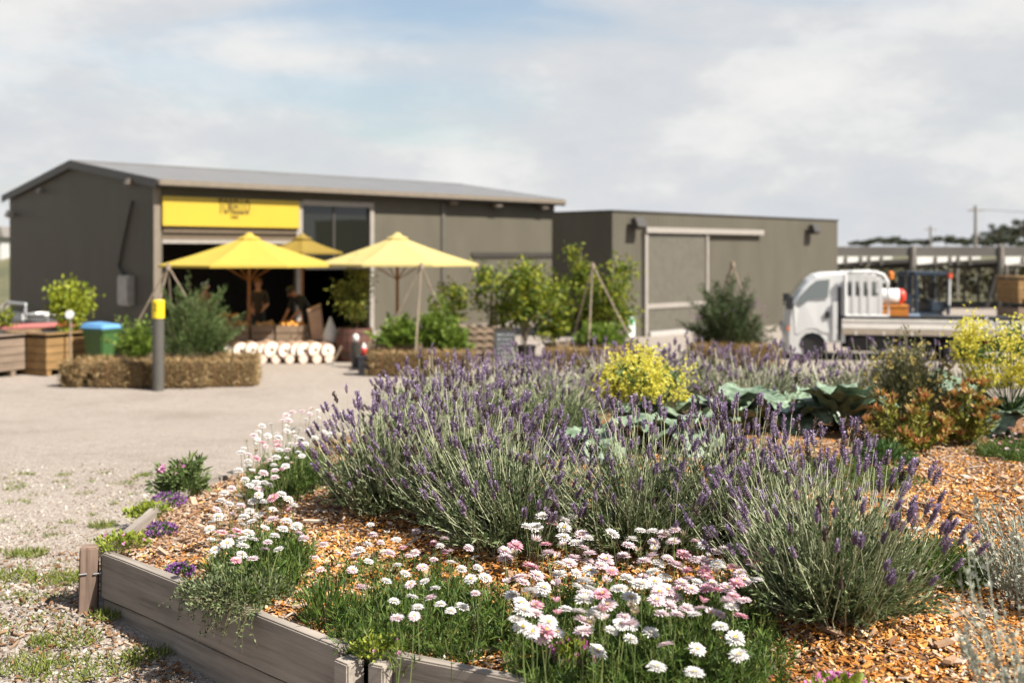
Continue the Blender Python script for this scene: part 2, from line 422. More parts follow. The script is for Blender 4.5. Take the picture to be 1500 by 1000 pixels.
# ------------------------------------------------------------------ timber wall of the bed
M_sleeper = woodmat('grey_sleeper', (.33, .285, .24), .42, 0, .85, .3)
M_post = woodmat('post_wood', (.24, .165, .125), .35, 2, .85, .3)
M_steel = plain('galvanised', (.6, .6, .6), .4, .1, metal=.8)
wall = thing('timber_retaining_wall', 'weathered grey timber sleeper wall stacked two high around the mulched flower bed', 'retaining wall', (0, 0, 0))
TOP = .285
def plank(a, b, z0, z1, th, off=0.):
    a, b = Vector((*a, 0)), Vector((*b, 0)); d = b - a; L = d.length
    nseg = max(2, int(L / .22)); vs, fs = [], []
    for i in range(nseg + 1):
        x = L * i / nseg
        j = [rnd.uniform(-.003, .003) for _ in range(4)]
        sag = .004 * math.sin(x * 3.3)
        vs += [(x, off + j[0], z0 + sag), (x, off + j[1], z1 + j[2] + sag), (x, off + th + j[3], z1 + sag + j[0]), (x, off + th, z0 + sag)]
    for i in range(nseg):
        for k in range(4): fs.append((i * 4 + k, i * 4 + (k + 1) % 4, i * 4 + 4 + (k + 1) % 4, i * 4 + 4 + k))
    fs += [(3, 2, 1, 0), tuple(nseg * 4 + k for k in range(4))]
    m = MB().add(vs, fs); o = m.build('sleeper', M_sleeper, wall, bevel=.006)
    o.location = a; o.rotation_euler = (0, 0, math.atan2(d.y, d.x)); return o
for i in range(len(OUT)):
    a, b = Vector(OUT[i]), Vector(OUT[(i + 1) % len(OUT)])
    if i == 1: continue
    d = (b - a).normalized(); L = (b - a).length; n = max(1, round(L / 1.9))
    for k in range(n):
        p, q = a + (b - a) * (k / n), a + (b - a) * ((k + 1) / n)
        g = .012 if i else .02
        p2, q2 = p + d * g, q - d * g
        plank(p2, q2, TOP - .222, TOP + rnd.uniform(-.004, .004), .055, -.008)
        plank(p2, q2, TOP - .45, TOP - .228, .055, .004)
for (x, y, s, rz, zt, br) in ((-2.075, 5.2, .088, .25, .31, 1), (-.595, 3.865, .085, -.75, .268, 0), (-.475, 3.815, .07, -.47, .275, 0), (.92, 3.06, .09, -.6, .28, 0), (-2.17, 6.3, .08, 0, .28, 0), (-2.03, 7.0, .08, .2, .28, 0), (-1.57, 8.55, .08, .4, .28, 0)):
    m = MB().box(-s / 2, s / 2, -s / 2, s / 2, -.75, 0, taper=.002)
    o = m.build('post', M_post if br else M_sleeper, wall, bevel=.006); o.location = (x, y, zt); o.rotation_euler = (0, .02 * br, rz)
    if br: o['label'] = 'red brown corner post with two wire staples'
    if br:
        for xx in (-.02, .045):
            sm = MB().tube([(xx - .02, -s / 2 - .004, -.125), (xx + .016, -s / 2 - .004, -.122)], .0035, 6).build('staple', M_steel, o)

# ------------------------------------------------------------------ lavender
LV = leafmat('lavender_leaf', [(.045, .075, .026), (.095, .135, .05), (.175, .22, .095), (.28, .32, .18)], .28)
ST = leafmat('lavender_stalk', [(.26, .28, .16), (.42, .44, .27), (.54, .55, .38)], .15)
ST2 = leafmat('pale_stalk', [(.36, .34, .24), (.50, .46, .36), (.60, .54, .46)], .15)
FV = leafmat('violet_floret', [(.165, .105, .195), (.26, .185, .31), (.40, .32, .47)], .25)
FD = leafmat('calyx', [(.085, .058, .085), (.145, .10, .135), (.22, .165, .19)], .1)
FB = leafmat('spent_floret', [(.05, .035, .03), (.10, .07, .055)], .1)
SPLEN = .40
def spike_mesh(i, stalk=SPLEN, lod=0):
    r = random.Random(i); bend = r.uniform(-.11, .11); head = r.uniform(.042, .062); ch = []
    A = np.array([[0, 0, 0.]]); Mi = np.array([[bend * .5, bend * .2, stalk * .5]]); T = np.array([[bend * .2, 0, stalk]])
    v, f = stalks(A, Mi, T, .0019 if not lod else .0034, .0015 if not lod else .0026, 3); ch.append((v, f, 0))
    nw = 7 if not lod else 4; P, D = [], []
    core = MB(); prof = []
    for k in range(nw * 2 + 1):
        t = k / (nw * 2); env = (.35 + .65 * math.sin(PI * min(1, t * .85 + .12))) * (1 - .25 * t)
        prof.append((.0092 * env * (1.0 if k % 2 else .62) * (1.35 if lod else 1), stalk - .002 + head * t))
    core.lathe(prof, 6); cv = np.array(core.v); cv[:, 0] += bend * .2
    ch.append((cv, np.array([f for f in core.f if len(f) == 4]), 1))
    for k in range(nw):
        t = (k + .6) / nw; env = (.45 + .55 * math.sin(PI * min(1, t * .85 + .12))) * (1 - .2 * t)
        for j in range(7 if not lod else 5):
            a = r.random() * 6.28; P.append((bend * .2 + .0055 * env * math.cos(a), .0055 * env * math.sin(a), stalk + head * (t - .03 + .06 * r.random())))
            D.append((math.cos(a), math.sin(a), .9 + r.random()))
    nP = len(P); old = r.random() < .28
    v, f = leaves(np.array(P), np.array(D), (.0085 + .005 * rng.random(nP)) * (1.5 if lod else 1), .0036 * (1.6 if lod else 1), .6)
    ch.append((v, f, 2))
    return np_mesh('flower_spike', ch, [ST2 if lod else ST, FB if old else FD, FB if (old and i % 2) else FV])
SPK = [spike_mesh(i) for i in range(14)]; SPK2 = [spike_mesh(40 + i, .34, 1) for i in range(8)]

def lav_foliage(rad, hgt, nst, lod=0):
    """grey green leafy shoots fanning out of one crown"""
    ph = rng.random(nst) * 2 * PI; th = np.arccos(1 - rng.random(nst) * .93)
    D = np.stack([np.sin(th) * np.cos(ph), np.sin(th) * np.sin(ph), np.cos(th)], 1)
    A = np.stack([.22 * rad * np.cos(ph) * rng.random(nst), .22 * rad * np.sin(ph) * rng.random(nst), np.zeros(nst)], 1)
    E = D * np.array([rad, rad, hgt]) * (.72 + .33 * rng.random((nst, 1))); E[:, 2] += .03
    Mi = (A + E) / 2 + np.array([0, 0, -.05 * rad]) + rng.normal(size=(nst, 3)) * .015; Mi[:, 2] = np.maximum(Mi[:, 2], .01)
    sv, sf = stalks(A, Mi, E, .0028, .0016)
    nl = 26 if not lod else 9
    t = .22 + .8 * rng.random((nst, nl, 1))
    P = (A[:, None] * (1 - t) ** 2 + 2 * Mi[:, None] * t * (1 - t) + E[:, None] * t ** 2).reshape(-1, 3)
    d = np.repeat(unit(E - A), nl, 0); dl = unit(d + rdir(len(P)) * .75 + [0, 0, .25])
    lv, lf = leaves(P, dl, (.026 + .030 * rng.random(len(P))) * (1.0 if not lod else 1.7), .0050 if not lod else .007, .5, .1)
    n2 = int(nst * .5); ph = rng.random(n2) * 2 * PI; th = np.arccos(1 - rng.random(n2) * .55)
    D2 = np.stack([np.sin(th) * np.cos(ph), np.sin(th) * np.sin(ph), np.cos(th)], 1); A2 = D2 * np.array([rad, rad, hgt]) * .45
    E2 = D2 * np.array([rad, rad, hgt]) * (1.0 + .30 * rng.random((n2, 1))) + np.c_[rng.normal(size=(n2, 2)) * .03, np.zeros(n2)]
    s2, f2 = stalks(A2, (A2 + E2) / 2 + rng.normal(size=A2.shape) * .02, E2, .0018 * (1 + lod), .0010 * (1 + lod))
    return [(sv, sf, 1), (lv, lf, 0), (s2, f2, 1)]

def aim(o, d, roll):
    o.rotation_mode = 'QUATERNION'
    o.rotation_quaternion = Vector(d).to_track_quat('Z', 'Y') @ Matrix.Rotation(roll, 4, 'Z').to_quaternion()

LG = 'lavender shrubs flowering in the raised bed'
def lavender(pos, rad, hgt, label, nspk=90, extra=40, nst=230, lod=0, lean=(0, 0), cone=1.25, face=None):
    t = thing('lavender_shrub', label, 'lavender', pos, rnd.random() * 6.28 * 0, LG)
    np_obj('foliage', lav_foliage(rad, hgt, nst, lod), [LV, ST2 if lod else ST], t)
    tot = nspk + extra; V2 = []
    kind = SPK2 if lod else SPK
    L = .34 if lod else SPLEN
    for i in range(tot):
        ph = rnd.random() * 2 * PI
        th = min(1.45, abs(math.acos(1 - rnd.random() * (1 - math.cos(cone)))))
        d = Vector((math.sin(th) * math.cos(ph) + lean[0], math.sin(th) * math.sin(ph) + lean[1], math.cos(th) + .12)).normalized()
        tip = Vector((math.sin(th) * math.cos(ph) * rad * 1.28, math.sin(th) * math.sin(ph) * rad * 1.28, max(.10, math.cos(th) * hgt * 1.42 + .02))) * rnd.uniform(.82, 1.08)
        d2 = (d + Vector((0, 0, .60)) + Vector((rnd.gauss(0, .12), rnd.gauss(0, .12), 0))).normalized()
        s = rnd.uniform(.80, 1.14); p = tip - d2 * L * s
        me = kind[rnd.randrange(len(kind))]
        if i < nspk:
            o = bpy.data.objects.new('flower_spike', me); C.objects.link(o); o.parent = t
            o.location = p; aim(o, d2, rnd.random() * 6.28); o.scale = (s,) * 3
        else:
            V2.append((me, Matrix.LocRotScale(p, d2.to_track_quat('Z', 'Y'), Vector((s,) * 3))))
    if V2:
        bm = bmesh.new()
        for me, Mx in V2:
            k0 = len(bm.verts); bm.from_mesh(me); bm.verts.ensure_lookup_table()
            bmesh.ops.transform(bm, matrix=Mx, verts=bm.verts[k0:])
        me = bpy.data.meshes.new('flower_spike'); bm.to_mesh(me); bm.free()
        for m in (ST, FD, FV): me.materials.append(m)
        o = link(bpy.data.objects.new('flower_spike', me), t); o['kind'] = 'stuff'
    return t

NEAR = [
    (572, 742, .40, .45, 'lavender shrub at the gravel edge with spikes leaning out over tall white daisies'),
    (690, 762, .43, .48, 'lavender shrub between the gravel edge shrub and the bare orange mulch, thick with violet spikes'),
    (752, 795, .42, .44, 'low spreading lavender shrub with bare orange mulch directly before its dark base'),
    (935, 800, .47, .47, 'lavender shrub rising directly behind the dense patch of white and pink daisies'),
    (1215, 893, .43, .47, 'largest lavender shrub, rounded, standing alone on orange mulch beside the silver plant'),
    (1085, 800, .44, .47, 'lavender shrub wedged between the largest lavender and the one behind the daisies'),
]
for k, (px, py, rad, hgt, lab) in enumerate(NEAR):
    lavender(B(px, py), rad, hgt, lab, 98, 80 if k != 2 else 40, 340)
MID = [
    (625, 6.9, .42, .45, 'lavender shrub behind the gravel edge shrub, its spikes against the bare gravel'),
    (700, 7.4, .46, .44, 'lavender shrub in front of the hay bales and black crate, spikes pale below'),
    (810, 7.5, .42, .41, 'lavender shrub beside the smaller yellow flowered kale, spikes blurred'),
    (610, 7.9, .38, .42, 'lavender shrub at the far gravel corner of the bed under the black crate'),
]
for px, Y, rad, hgt, lab in MID:
    p = on(px, Y, 0); p.z = float(bed(p.x, p.y)); lavender(p, rad, hgt, lab, 70, 14, 260, 0)
FAR = [
    (640, 9.0, 'far lavender shrub in line with the planter of mixed green shrubs'),
    (735, 9.6, 'far lavender shrub in line with the chalkboard sign'),
    (800, 9.0, 'far lavender shrub in line with the yellow green citrus trees'),
    (880, 9.7, 'far lavender shrub directly behind the smaller yellow flowered kale'),
    (960, 9.2, 'far lavender shrub in line with the pale frame of the sliding door'),
    (1040, 9.6, 'far lavender shrub in line with the rosemary planter by the sliding door'),
    (1110, 8.9, 'far lavender shrub behind the broad grey green kale leaves'),
    (1150, 9.8, 'far lavender shrub under the front bumper of the white truck'),
    (1215, 9.1, 'far lavender shrub in front of the truck wheel, beside the yellowing bush'),
    (1285, 10.0, 'far lavender shrub in front of the truck tray, behind the yellowing bush'),
    (1370, 9.9, 'far lavender shrub in front of the truck tray, behind the red tipped shrub'),
    (920, 10.7, 'lavender shrub in the last row before the small exit notice'),
    (1020, 10.8, 'lavender shrub in the last row before the white sill of the sliding door'),
    (770, 10.6, 'lavender shrub in the last row before the citrus tree pots'),
]
for k, (px, Y, lab) in enumerate(FAR):
    p = on(px, Y, 0); p.z = float(bed(p.x, p.y)); lavender(p, .44, .37 + .05 * (k % 3 == 0), lab, 62, 16, 190, 1)

# ------------------------------------------------------------------ daisies
DW = leafmat('white_petal', [(.68, .65, .62), (.76, .74, .72), (.80, .785, .775)], .3, .6)
DP = leafmat('blush_petal', [(.70, .51, .55), (.76, .63, .66), (.78, .71, .72)], .3, .6)
DK = leafmat('pink_petal', [(.66, .24, .33), (.72, .40, .47), (.76, .60, .64)], .3, .6)
DF = leafmat('faded_petal', [(.34, .26, .17), (.44, .36, .26), (.52, .46, .38)], .2, .7)
DY = plain('yellow_disc', (.62, .42, .05), .8, .2, 300, bump=.6, bscale=900)
DG = leafmat('daisy_leaf', [(.028, .058, .010), (.06, .115, .018), (.11, .175, .03), (.19, .235, .055)], .35)
DS = leafmat('daisy_stem', [(.07, .12, .025), (.15, .19, .06), (.20, .20, .09)], .2)
def flower_mesh(i, pm):
    r = random.Random(900 + i); P, D, L, Wd = [], [], [], []
    for lay, (n, rad, up, z) in enumerate(((22, .027, .02, 0), (20, .0245, .32, .001), (16, .0195, .75, .002), (9, .0125, 1.5, .002))):
        if lay == 3 and i % 3 == 0: continue
        for k in range(n):
            a = 6.283 * (k + .5 * lay + r.uniform(-.3, .3)) / n; u = up + r.uniform(-.14, .14)
            P.append((.003 * math.cos(a), .003 * math.sin(a), z)); D.append((math.cos(a), math.sin(a), u)); L.append(rad * r.uniform(.85, 1.08)); Wd.append(.0030 * (1 - .1 * lay))
    P, D = np.array(P), unit(np.array(D)); n = len(P); L, Wd = np.array(L)[:, None], np.array(Wd)[:, None]
    S = unit(np.cross(np.array([0, 0, 1.]), D)); b = P; m = P + D * L * .66; t = P + D * L - np.array([0, 0, 1]) * L * .08
    V = np.stack([b - S * Wd * .4, b + S * Wd * .4, m + S * Wd * 1.15, t + S * Wd * .35, t - S * Wd * .35, m - S * Wd * 1.15], 1).reshape(-1, 3)
    return np_mesh('flower', [(V, np.arange(6 * n).reshape(n, 6), 0)], pm)
def bud_mesh(i):
    r = random.Random(970 + i); n = 22; a = np.arange(n) * 2.4; u = .5 + r.uniform(.2, 1.6); P = np.c_[.004 * np.cos(a), .004 * np.sin(a), np.zeros(n)]
    D = unit(np.c_[np.cos(a), np.sin(a), u + rng.normal(size=n) * .25]); v, f = leaves(P, D, .017 + .006 * rng.random(n), .0035, .6, .1)
    return np_mesh('flower', [(v, f, 0)], (DF, DP, DK, DW)[i])
FLW = [flower_mesh(i, DW) for i in range(5)]; FLP = [flower_mesh(i + 10, DP) for i in range(4)]; FLK = [flower_mesh(i + 20, DK) for i in range(3)]
FLB = [bud_mesh(i) for i in range(4)]
_d = MB().lathe([(.0052, .003), (.006, .005), (.0045, .0075), (.002, .0085)], 8); DISC = _d.build('tmp', DY, smooth=True).data
bpy.data.objects.remove(bpy.data.objects['tmp'])
DISC.name = 'disc'

def daisy_patch(label, spots, base, spread, hz, nleaf, pink=.25, size=1., leafy=1., disc=True, pxs=None, dense=.55):
    """spots: world points of the flower heads; base: centre of the foliage; spread: (rx, ry)"""
    t = thing('daisy_plant', label, 'daisies', base, 0, 'everlasting daisies in the flower bed')
    b = Vector(base); ch = []
    heads = [Vector(p) for p in spots]
    A = []
    for h in heads:
        f = rnd.uniform(.35, .8); q = Vector((b.x + (h.x - b.x) * (1 - .12 * f) + rnd.gauss(0, .02), b.y + (h.y - b.y) * (1 - .12 * f) - .03 + rnd.gauss(0, .02), 0)); q.z = float(bed(q.x, q.y)) - .01; A.append(q - b)
    A = np.array([tuple(a) for a in A]); Hn = np.array([tuple(h - b) for h in heads])
    Mi = A * .5 + Hn * .5 + rng.normal(size=A.shape) * .012
    ch.append((*stalks(A, Mi, Hn, .0022, .0013), 1))
    # leafy shoots between
    n = nleaf; ang = rng.random(n) * 2 * PI; rr = np.sqrt(rng.random(n))
    x, y = np.cos(ang) * rr * spread[0], np.sin(ang) * rr * spread[1]
    z = bed(b.x + x, b.y + y) - b.z
    hh = hz * dense * (.45 + .75 * rng.random(n)) * (1 - .35 * rr ** 2)
    S = np.stack([x, y, z - .01], 1); E = S + np.stack([rng.normal(size=n) * .035, rng.normal(size=n) * .035, hh], 1)
    ch.append((*stalks(S, (S + E) / 2 + rng.normal(size=S.shape) * .01, E, .0019, .001), 1))
    k = int(11 * leafy); tt = rng.random((n, k, 1)) ** .8
    P = (S[:, None] + (E - S)[:, None] * tt).reshape(-1, 3)
    d = unit(np.repeat(unit(E - S), k, 0) + rdir(n * k) * .85)
    ch.append((*leaves(P, d, .026 + .034 * rng.random(n * k), .0032, .5, .12), 0))
    np_obj('foliage', ch, [DG, DS], t)
    for i, h in enumerate(heads):
        u = rnd.random(); me = rnd.choice(FLB) if rnd.random() < .12 else rnd.choice(FLK) if u < pink * .22 else rnd.choice(FLP) if u < pink * 1.25 else rnd.choice(FLW)
        o = bpy.data.objects.new('flower', me); C.objects.link(o); o.parent = t; o.location = h - b
        d = Vector((rnd.gauss(.06, .2), rnd.gauss(-.03, .2), 1)).normalized(); aim(o, d, rnd.random() * 6.28)
        s = size * rnd.uniform(.78, 1.15); o.scale = (s, s, s * rnd.uniform(.7, 1.3))
        if disc and i < 95:
            c = bpy.data.objects.new('disc', DISC); C.objects.link(c); c.parent = o
    return t
def heads_in(poly, n, zr, seed, mind=13.):
    """flower heads whose places in the bed fill an outline measured on the photograph"""
    r = random.Random(seed); out = []; px = []
    xs_, ys_ = [p[0] for p in poly], [p[1] for p in poly]; tries = 0
    while len(out) < n and tries < n * 80:
        tries += 1; x, y = r.uniform(min(xs_), max(xs_)), r.uniform(min(ys_), max(ys_)); ins = False; j = len(poly) - 1
        for i in range(len(poly)):
            if (poly[i][1] > y) != (poly[j][1] > y) and x < (poly[j][0] - poly[i][0]) * (y - poly[i][1]) / (poly[j][1] - poly[i][1]) + poly[i][0]: ins = not ins
            j = i
        if not ins or any((x - a) ** 2 + ((y - c) * 1.5) ** 2 < mind ** 2 for a, c in px): continue
        px.append((x, y)); z = .27 + r.uniform(*zr); Y = F * (HC - z) / (y - HY); out.append(((x - CX) / F * Y, Y, z))
    return out
daisy_patch('dense patch of large white daisies before the lavender behind them', heads_in([(735, 800), (770, 770), (800, 752), (890, 762), (960, 775), (965, 880), (935, 925), (835, 925), (775, 935), (740, 900), (725, 830)], 92, (.22, .31), 1, 13),
            B(868, 962), (.32, .44), .34, 640, .26, 1.14)
daisy_patch('crowded blush pink daisies at the foot of the largest lavender shrub', heads_in([(950, 770), (1000, 772), (1040, 790), (1110, 810), (1115, 860), (1085, 905), (1010, 900), (960, 905)], 62, (.22, .30), 21, 12.5),
            B(1030, 965), (.28, .42), .32, 540, .70, 1.1)
daisy_patch('scattered white daisies low on dark foliage at the bottom of the dense patch', heads_in([(760, 880), (860, 890), (1000, 880), (1090, 880), (1115, 940), (1060, 985), (960, 985), (830, 950), (765, 950)], 15, (.16, .24), 2, 32),
            B(935, 1015), (.40, .22), .26, 560, .2, 1.05)
daisy_patch('blush and white daisies on bright green foliage next to the sleeper joint', heads_in([(520, 800), (590, 780), (690, 785), (715, 850), (715, 900), (660, 905), (590, 910), (530, 880)], 34, (.17, .25), 3, 17),
            B(625, 925), (.36, .34), .26, 680, .40, .88)
daisy_patch('thinly set pink daisies lying over the orange mulch below the low lavender', heads_in([(440, 815), (500, 770), (560, 765), (640, 770), (690, 795), (640, 815), (540, 830), (470, 850)], 22, (.08, .14), 4, 18),
            B(560, 858), (.42, .3), .14, 170, .75, .82, .8)
daisy_patch('white daisies on upright green stems behind the blue green trailing plant', heads_in([(305, 760), (330, 715), (400, 705), (440, 735), (445, 790), (420, 800), (360, 825), (310, 810)], 52, (.16, .28), 5, 14),
            B(385, 850), (.20, .40), .32, 520, .30, 1.0)
daisy_patch('tall crowded white daisies at the gravel edge beside the first lavender shrub', heads_in([(345, 700), (355, 650), (385, 622), (430, 596), (490, 590), (500, 625), (450, 665), (420, 690), (370, 718)], 76, (.26, .36), 6, 9),
            B(425, 716), (.22, .5), .40, 620, .3, .92)
daisy_patch('small white daisies in shade beside the big lavender and silver plant', heads_in([(1330, 755), (1390, 735), (1420, 760), (1430, 800), (1390, 830), (1340, 800)], 22, (.08, .16), 7, 14),
            B(1375, 840), (.22, .25), .2, 330, .3, .5)
daisy_patch('tiny mauve daisies under the red tipped shrub, seen through lavender stalks', heads_in([(1090, 650), (1290, 640), (1330, 700), (1240, 720), (1100, 700)], 70, (.08, .18), 8, 11),
            B(1215, 705), (.5, .4), .18, 420, .9, .5)
daisy_patch('tiny mauve daisies on a low green mound at the edge of the mulch rise', heads_in([(1440, 640), (1500, 612), (1580, 610), (1580, 655), (1470, 665)], 46, (.12, .22), 9, 9),
            B(1510, 672), (.36, .3), .2, 420, 1.2, .5)

# ------------------------------------------------------------------ other plants of the bed
def clump(name, label, cat, pos, mats, rad, hgt, n, L, Wd, up=.5, group=None, flowers=None, stems=60, r0=.35, mid=.5, fol='foliage', shoots=0):
    """a mound of small leaves on stems; flowers = (material, count, leaf length, width, zmin)"""
    t = thing(name, label, cat, pos, 0, group); ch = []
    d = rdir(stems); d[:, 2] = np.abs(d[:, 2]) + .05; d = unit(d); E = d * np.array([rad, rad, hgt]) * (.8 + .2 * rng.random((stems, 1)))
    A = E * [.18, .18, 0]; ch.append((*stalks(A, (A + E) / 2 + rng.normal(size=E.shape) * rad * .05, E, rad * .011, rad * .005), 1))
    dd = rdir(n); dd[:, 2] = np.abs(dd[:, 2]); rr = (r0 + (1 - r0) * rng.random((n, 1)) ** .6); lump = 1 + .16 * np.sin(dd[:, :1] * 7 + 1) * np.cos(dd[:, 1:2] * 6)
    P = dd * rr * lump * np.array([rad, rad, hgt])
    D = unit(dd + rdir(n) * .7 + [0, 0, up]); ch.append((*leaves(P, D, L * (.65 + .7 * rng.random(n)), Wd, mid, .1), 0))
    if shoots:                                            # uneven leafy shoots breaking the outline
        d = rdir(shoots); d[:, 2] = np.abs(d[:, 2]) * 1.2 + .1; d = unit(d); S = d * np.array([rad, rad, hgt]) * .35
        E = d * np.array([rad, rad, hgt]) * (.75 + .55 * rng.random((shoots, 1)) ** 1.5) + np.c_[rng.normal(size=(shoots, 2)) * rad * .12, np.abs(rng.normal(size=shoots)) * hgt * .08]
        b0 = ch[1]; ch = [ch[0], (b0[0] * .80, b0[1], 0), (*stalks(S, (S + E) / 2 + rng.normal(size=S.shape) * rad * .06, E, rad * .010, rad * .004), 1)]
        k = max(6, n // shoots); tt = rng.random((shoots, k, 1)) ** .75; P = (S[:, None] + (E - S)[:, None] * tt).reshape(-1, 3) + rng.normal(size=(shoots * k, 3)) * rad * .035
        ch.append((*leaves(P, unit(np.repeat(unit(E - S), k, 0) * (.6 + up * .4) + rdir(shoots * k) * .8), L * (.6 + .7 * rng.random(shoots * k)), Wd, mid, .1), 0))
    np_obj(fol, ch, mats, t)
    if flowers:
        fm, fn, fl, fw, zm = flowers; dd = rdir(fn); dd[:, 2] = np.abs(dd[:, 2]) * (1 - zm) + zm; dd = unit(dd)
        P = dd * (.96 + .16 * rng.random((fn, 1))) * np.array([rad, rad, hgt])
        o = np_obj('blossom', [(*leaves(np.repeat(P, 5, 0), unit(np.repeat(dd, 5, 0) + rdir(fn * 5) * .9), fl, fw, .6), 0)], fm, t); o['kind'] = 'stuff'
    return t
M_twig = leafmat('twig', [(.10, .09, .05), (.2, .17, .10)], 0)
M_fresh = leafmat('fresh_leaf', [(.06, .10, .03), (.12, .17, .05), (.20, .25, .09)], .3)
M_lime = leafmat('lime_leaf', [(.10, .16, .015), (.22, .27, .03), (.36, .38, .06)], .3)
M_mid = leafmat('mid_green_leaf', [(.03, .07, .02), (.06, .12, .03), (.11, .18, .05)], .3)
M_blue = leafmat('blue_green_leaf', [(.06, .085, .035), (.13, .165, .07), (.24, .27, .13)], .25)
M_purp = leafmat('purple_flower', [(.16, .05, .20), (.27, .10, .33), (.42, .22, .48)], .3)
M_pink = leafmat('pink_flower', [(.55, .12, .38), (.70, .28, .52), (.78, .48, .62)], .3)
M_yel = leafmat('yellow_flower', [(.60, .50, .035), (.76, .70, .10), (.80, .77, .26)], .45)
M_silver = leafmat('silver_leaf', [(.22, .235, .18), (.33, .345, .27), (.42, .43, .36)], .15)
M_tan = leafmat('dry_flower', [(.30, .22, .07), (.48, .38, .12), (.55, .46, .20)], .2)
M_olive = leafmat('olive_leaf', [(.08, .09, .035), (.16, .165, .07), (.24, .22, .11)], .2)

clump('succulent_mound', 'lime green creeping succulent spilling over the joint of two sleepers', 'succulent', Vector((-.49, 3.90, .285)), [M_lime, M_twig], .10, .045, 560, .018, .006, .4, 'low edging plants', (M_pink, 4, .012, .006, .2))
clump('succulent_mound', 'lime and yellow creeping succulent at the corner post of the timber wall', 'succulent', Vector((-1.96, 5.3, .28)), [M_lime, M_twig], .13, .06, 650, .02, .006, .4, 'low edging plants', (M_pink, 6, .014, .007, .3))
clump('succulent_mound', 'small yellow green succulent beside the second sleeper above the purple tuft', 'succulent', B(217, 755), [M_lime, M_twig], .13, .07, 500, .025, .008, .4, 'low edging plants')
for px, py, lab, s in ((262, 845, 'purple flowered tuft on the long sleeper edge beside the blue green trailing plant', .07), (247, 742, 'round tuft of deep purple flowers below the pink topped green shrub', .10), (235, 785, 'sparse low tuft of purple flowers on pale mulch above the corner post', .085)):
    clump('purple_tuft', lab, 'flowering tuft', B(px, py), [M_mid, M_twig], s, s * .8, 420, .018, .004, .5, 'purple tufts in the mulch', (M_purp, int(1100 * s), .013, .006, .25))
clump('green_shrub', 'leafy green shrub with pink blooms on top at the gravel edge', 'shrub', Vector((-2.06, 6.62, .24)), [M_fresh, M_twig], .17, .19, 900, .06, .008, .7, None, (M_pink, 14, .03, .01, .85), 90, shoots=46)
clump('trailing_plant', 'blue green trailing plant draped over the top of the long sleeper', 'trailing plant', Vector((-1.18, 4.52, .29)), [M_blue, M_twig], .24, .10, 2600, .018, .005, .3, 'low edging plants', None, 90)
t_ = bpy.data.objects[-1] if False else None
def drape():
    n = 46; A = np.c_[-1.42 + .42 * rng.random(n), np.zeros(n), np.full(n, .30)]
    f = (A[:, 0] + 2.02) / 1.4; A[:, 1] = 5.2 - 1.27 * f + .02; nrm = np.array([-.672, -.741, 0])
    Mi = A + nrm * (.05 + .05 * rng.random((n, 1))) + [0, 0, .01]; E = Mi + nrm * .05 * rng.random((n, 1)) + np.c_[rng.normal(size=n) * .05, np.zeros(n), -.04 - .15 * rng.random(n) ** 1.5]
    k = 30; t = rng.random((n, k, 1)); P = (A[:, None] * (1 - t) ** 2 + 2 * Mi[:, None] * t * (1 - t) + E[:, None] * t ** 2).reshape(-1, 3)
    tr = [o for o in C.objects if o.name.startswith('trailing_plant')][0]; off = np.array(tr.location)
    np_obj('trailing_shoot', [(*stalks(A - off, Mi - off, E - off, .0018, .001), 1), (*leaves(P - off, rdir(n * k) + [0, -.2, .1], .011 + .010 * rng.random(n * k), .004, .5), 0)], [M_blue, M_twig], tr)
drape()
clump('white_statice', 'pale cream flowered low plant between purple tuft and upright white daisies', 'flowering plant', B(350, 832), [M_mid, M_twig], .13, .11, 700, .02, .005, .5, 'low edging plants', (leafmat('cream_flower', [(.55, .52, .36), (.7, .68, .55)], .3), 80, .014, .007, .3))
clump('grass_clump', 'small upright dark green leafy clump before the bright green daisies', 'plant', B(478, 915), [DG, M_twig], .10, .16, 420, .05, .005, 1.4, 'low edging plants', None, 50)
clump('pink_sedum', 'lime leaved sedum topped with pink flower heads under the dense daisies', 'sedum', B(835, 1002), [M_lime, M_twig], .10, .15, 520, .035, .012, .4, 'pink flowered sedums', (M_pink, 60, .016, .008, .8), 40)
clump('pink_sedum', 'pink flowered sedum at the bottom edge of the orange mulch', 'sedum', B(1235, 1030), [M_lime, M_twig], .13, .07, 380, .03, .011, .4, 'pink flowered sedums', (M_pink, 90, .016, .009, .55), 40)

# silver plant, tall sparse stems close to the lens
def silver(pos, label, rad, hgt, n):
    t = thing('silver_bush', label, 'silver bush', pos, 0, 'silver leaved bushes'); ph = rng.random(n) * 2 * PI
    rr = np.sqrt(rng.random(n)) * rad; A = np.c_[np.cos(ph) * rr * .4, np.sin(ph) * rr * .4, np.zeros(n)]
    E = np.c_[np.cos(ph) * rr, np.sin(ph) * rr, hgt * (.35 + .65 * rng.random(n))]; Mi = (A + E) / 2 + rng.normal(size=A.shape) * .03
    k = 34; t2 = .15 + .85 * rng.random((n, k, 1)); P = (A[:, None] * (1 - t2) ** 2 + 2 * Mi[:, None] * t2 * (1 - t2) + E[:, None] * t2 ** 2).reshape(-1, 3)
    D = unit(np.repeat(unit(E - A), k, 0) + rdir(n * k)); np_obj('foliage', [(*stalks(A, Mi, E, .0022, .0014), 1), (*leaves(P, D, .014 + .016 * rng.random(n * k), .0042, .5), 0)], [M_silver, M_silver], t)
silver(Vector((1.50, 2.85, float(bed(1.50, 2.85)))), 'silver grey leaved bush with thin open stems beside the largest lavender', .34, .68, 130)
silver(Vector((2.12, 4.25, float(bed(2.12, 4.25)))), 'smaller silver grey bush below the mulch rise behind the open stemmed one', .30, .46, 120)

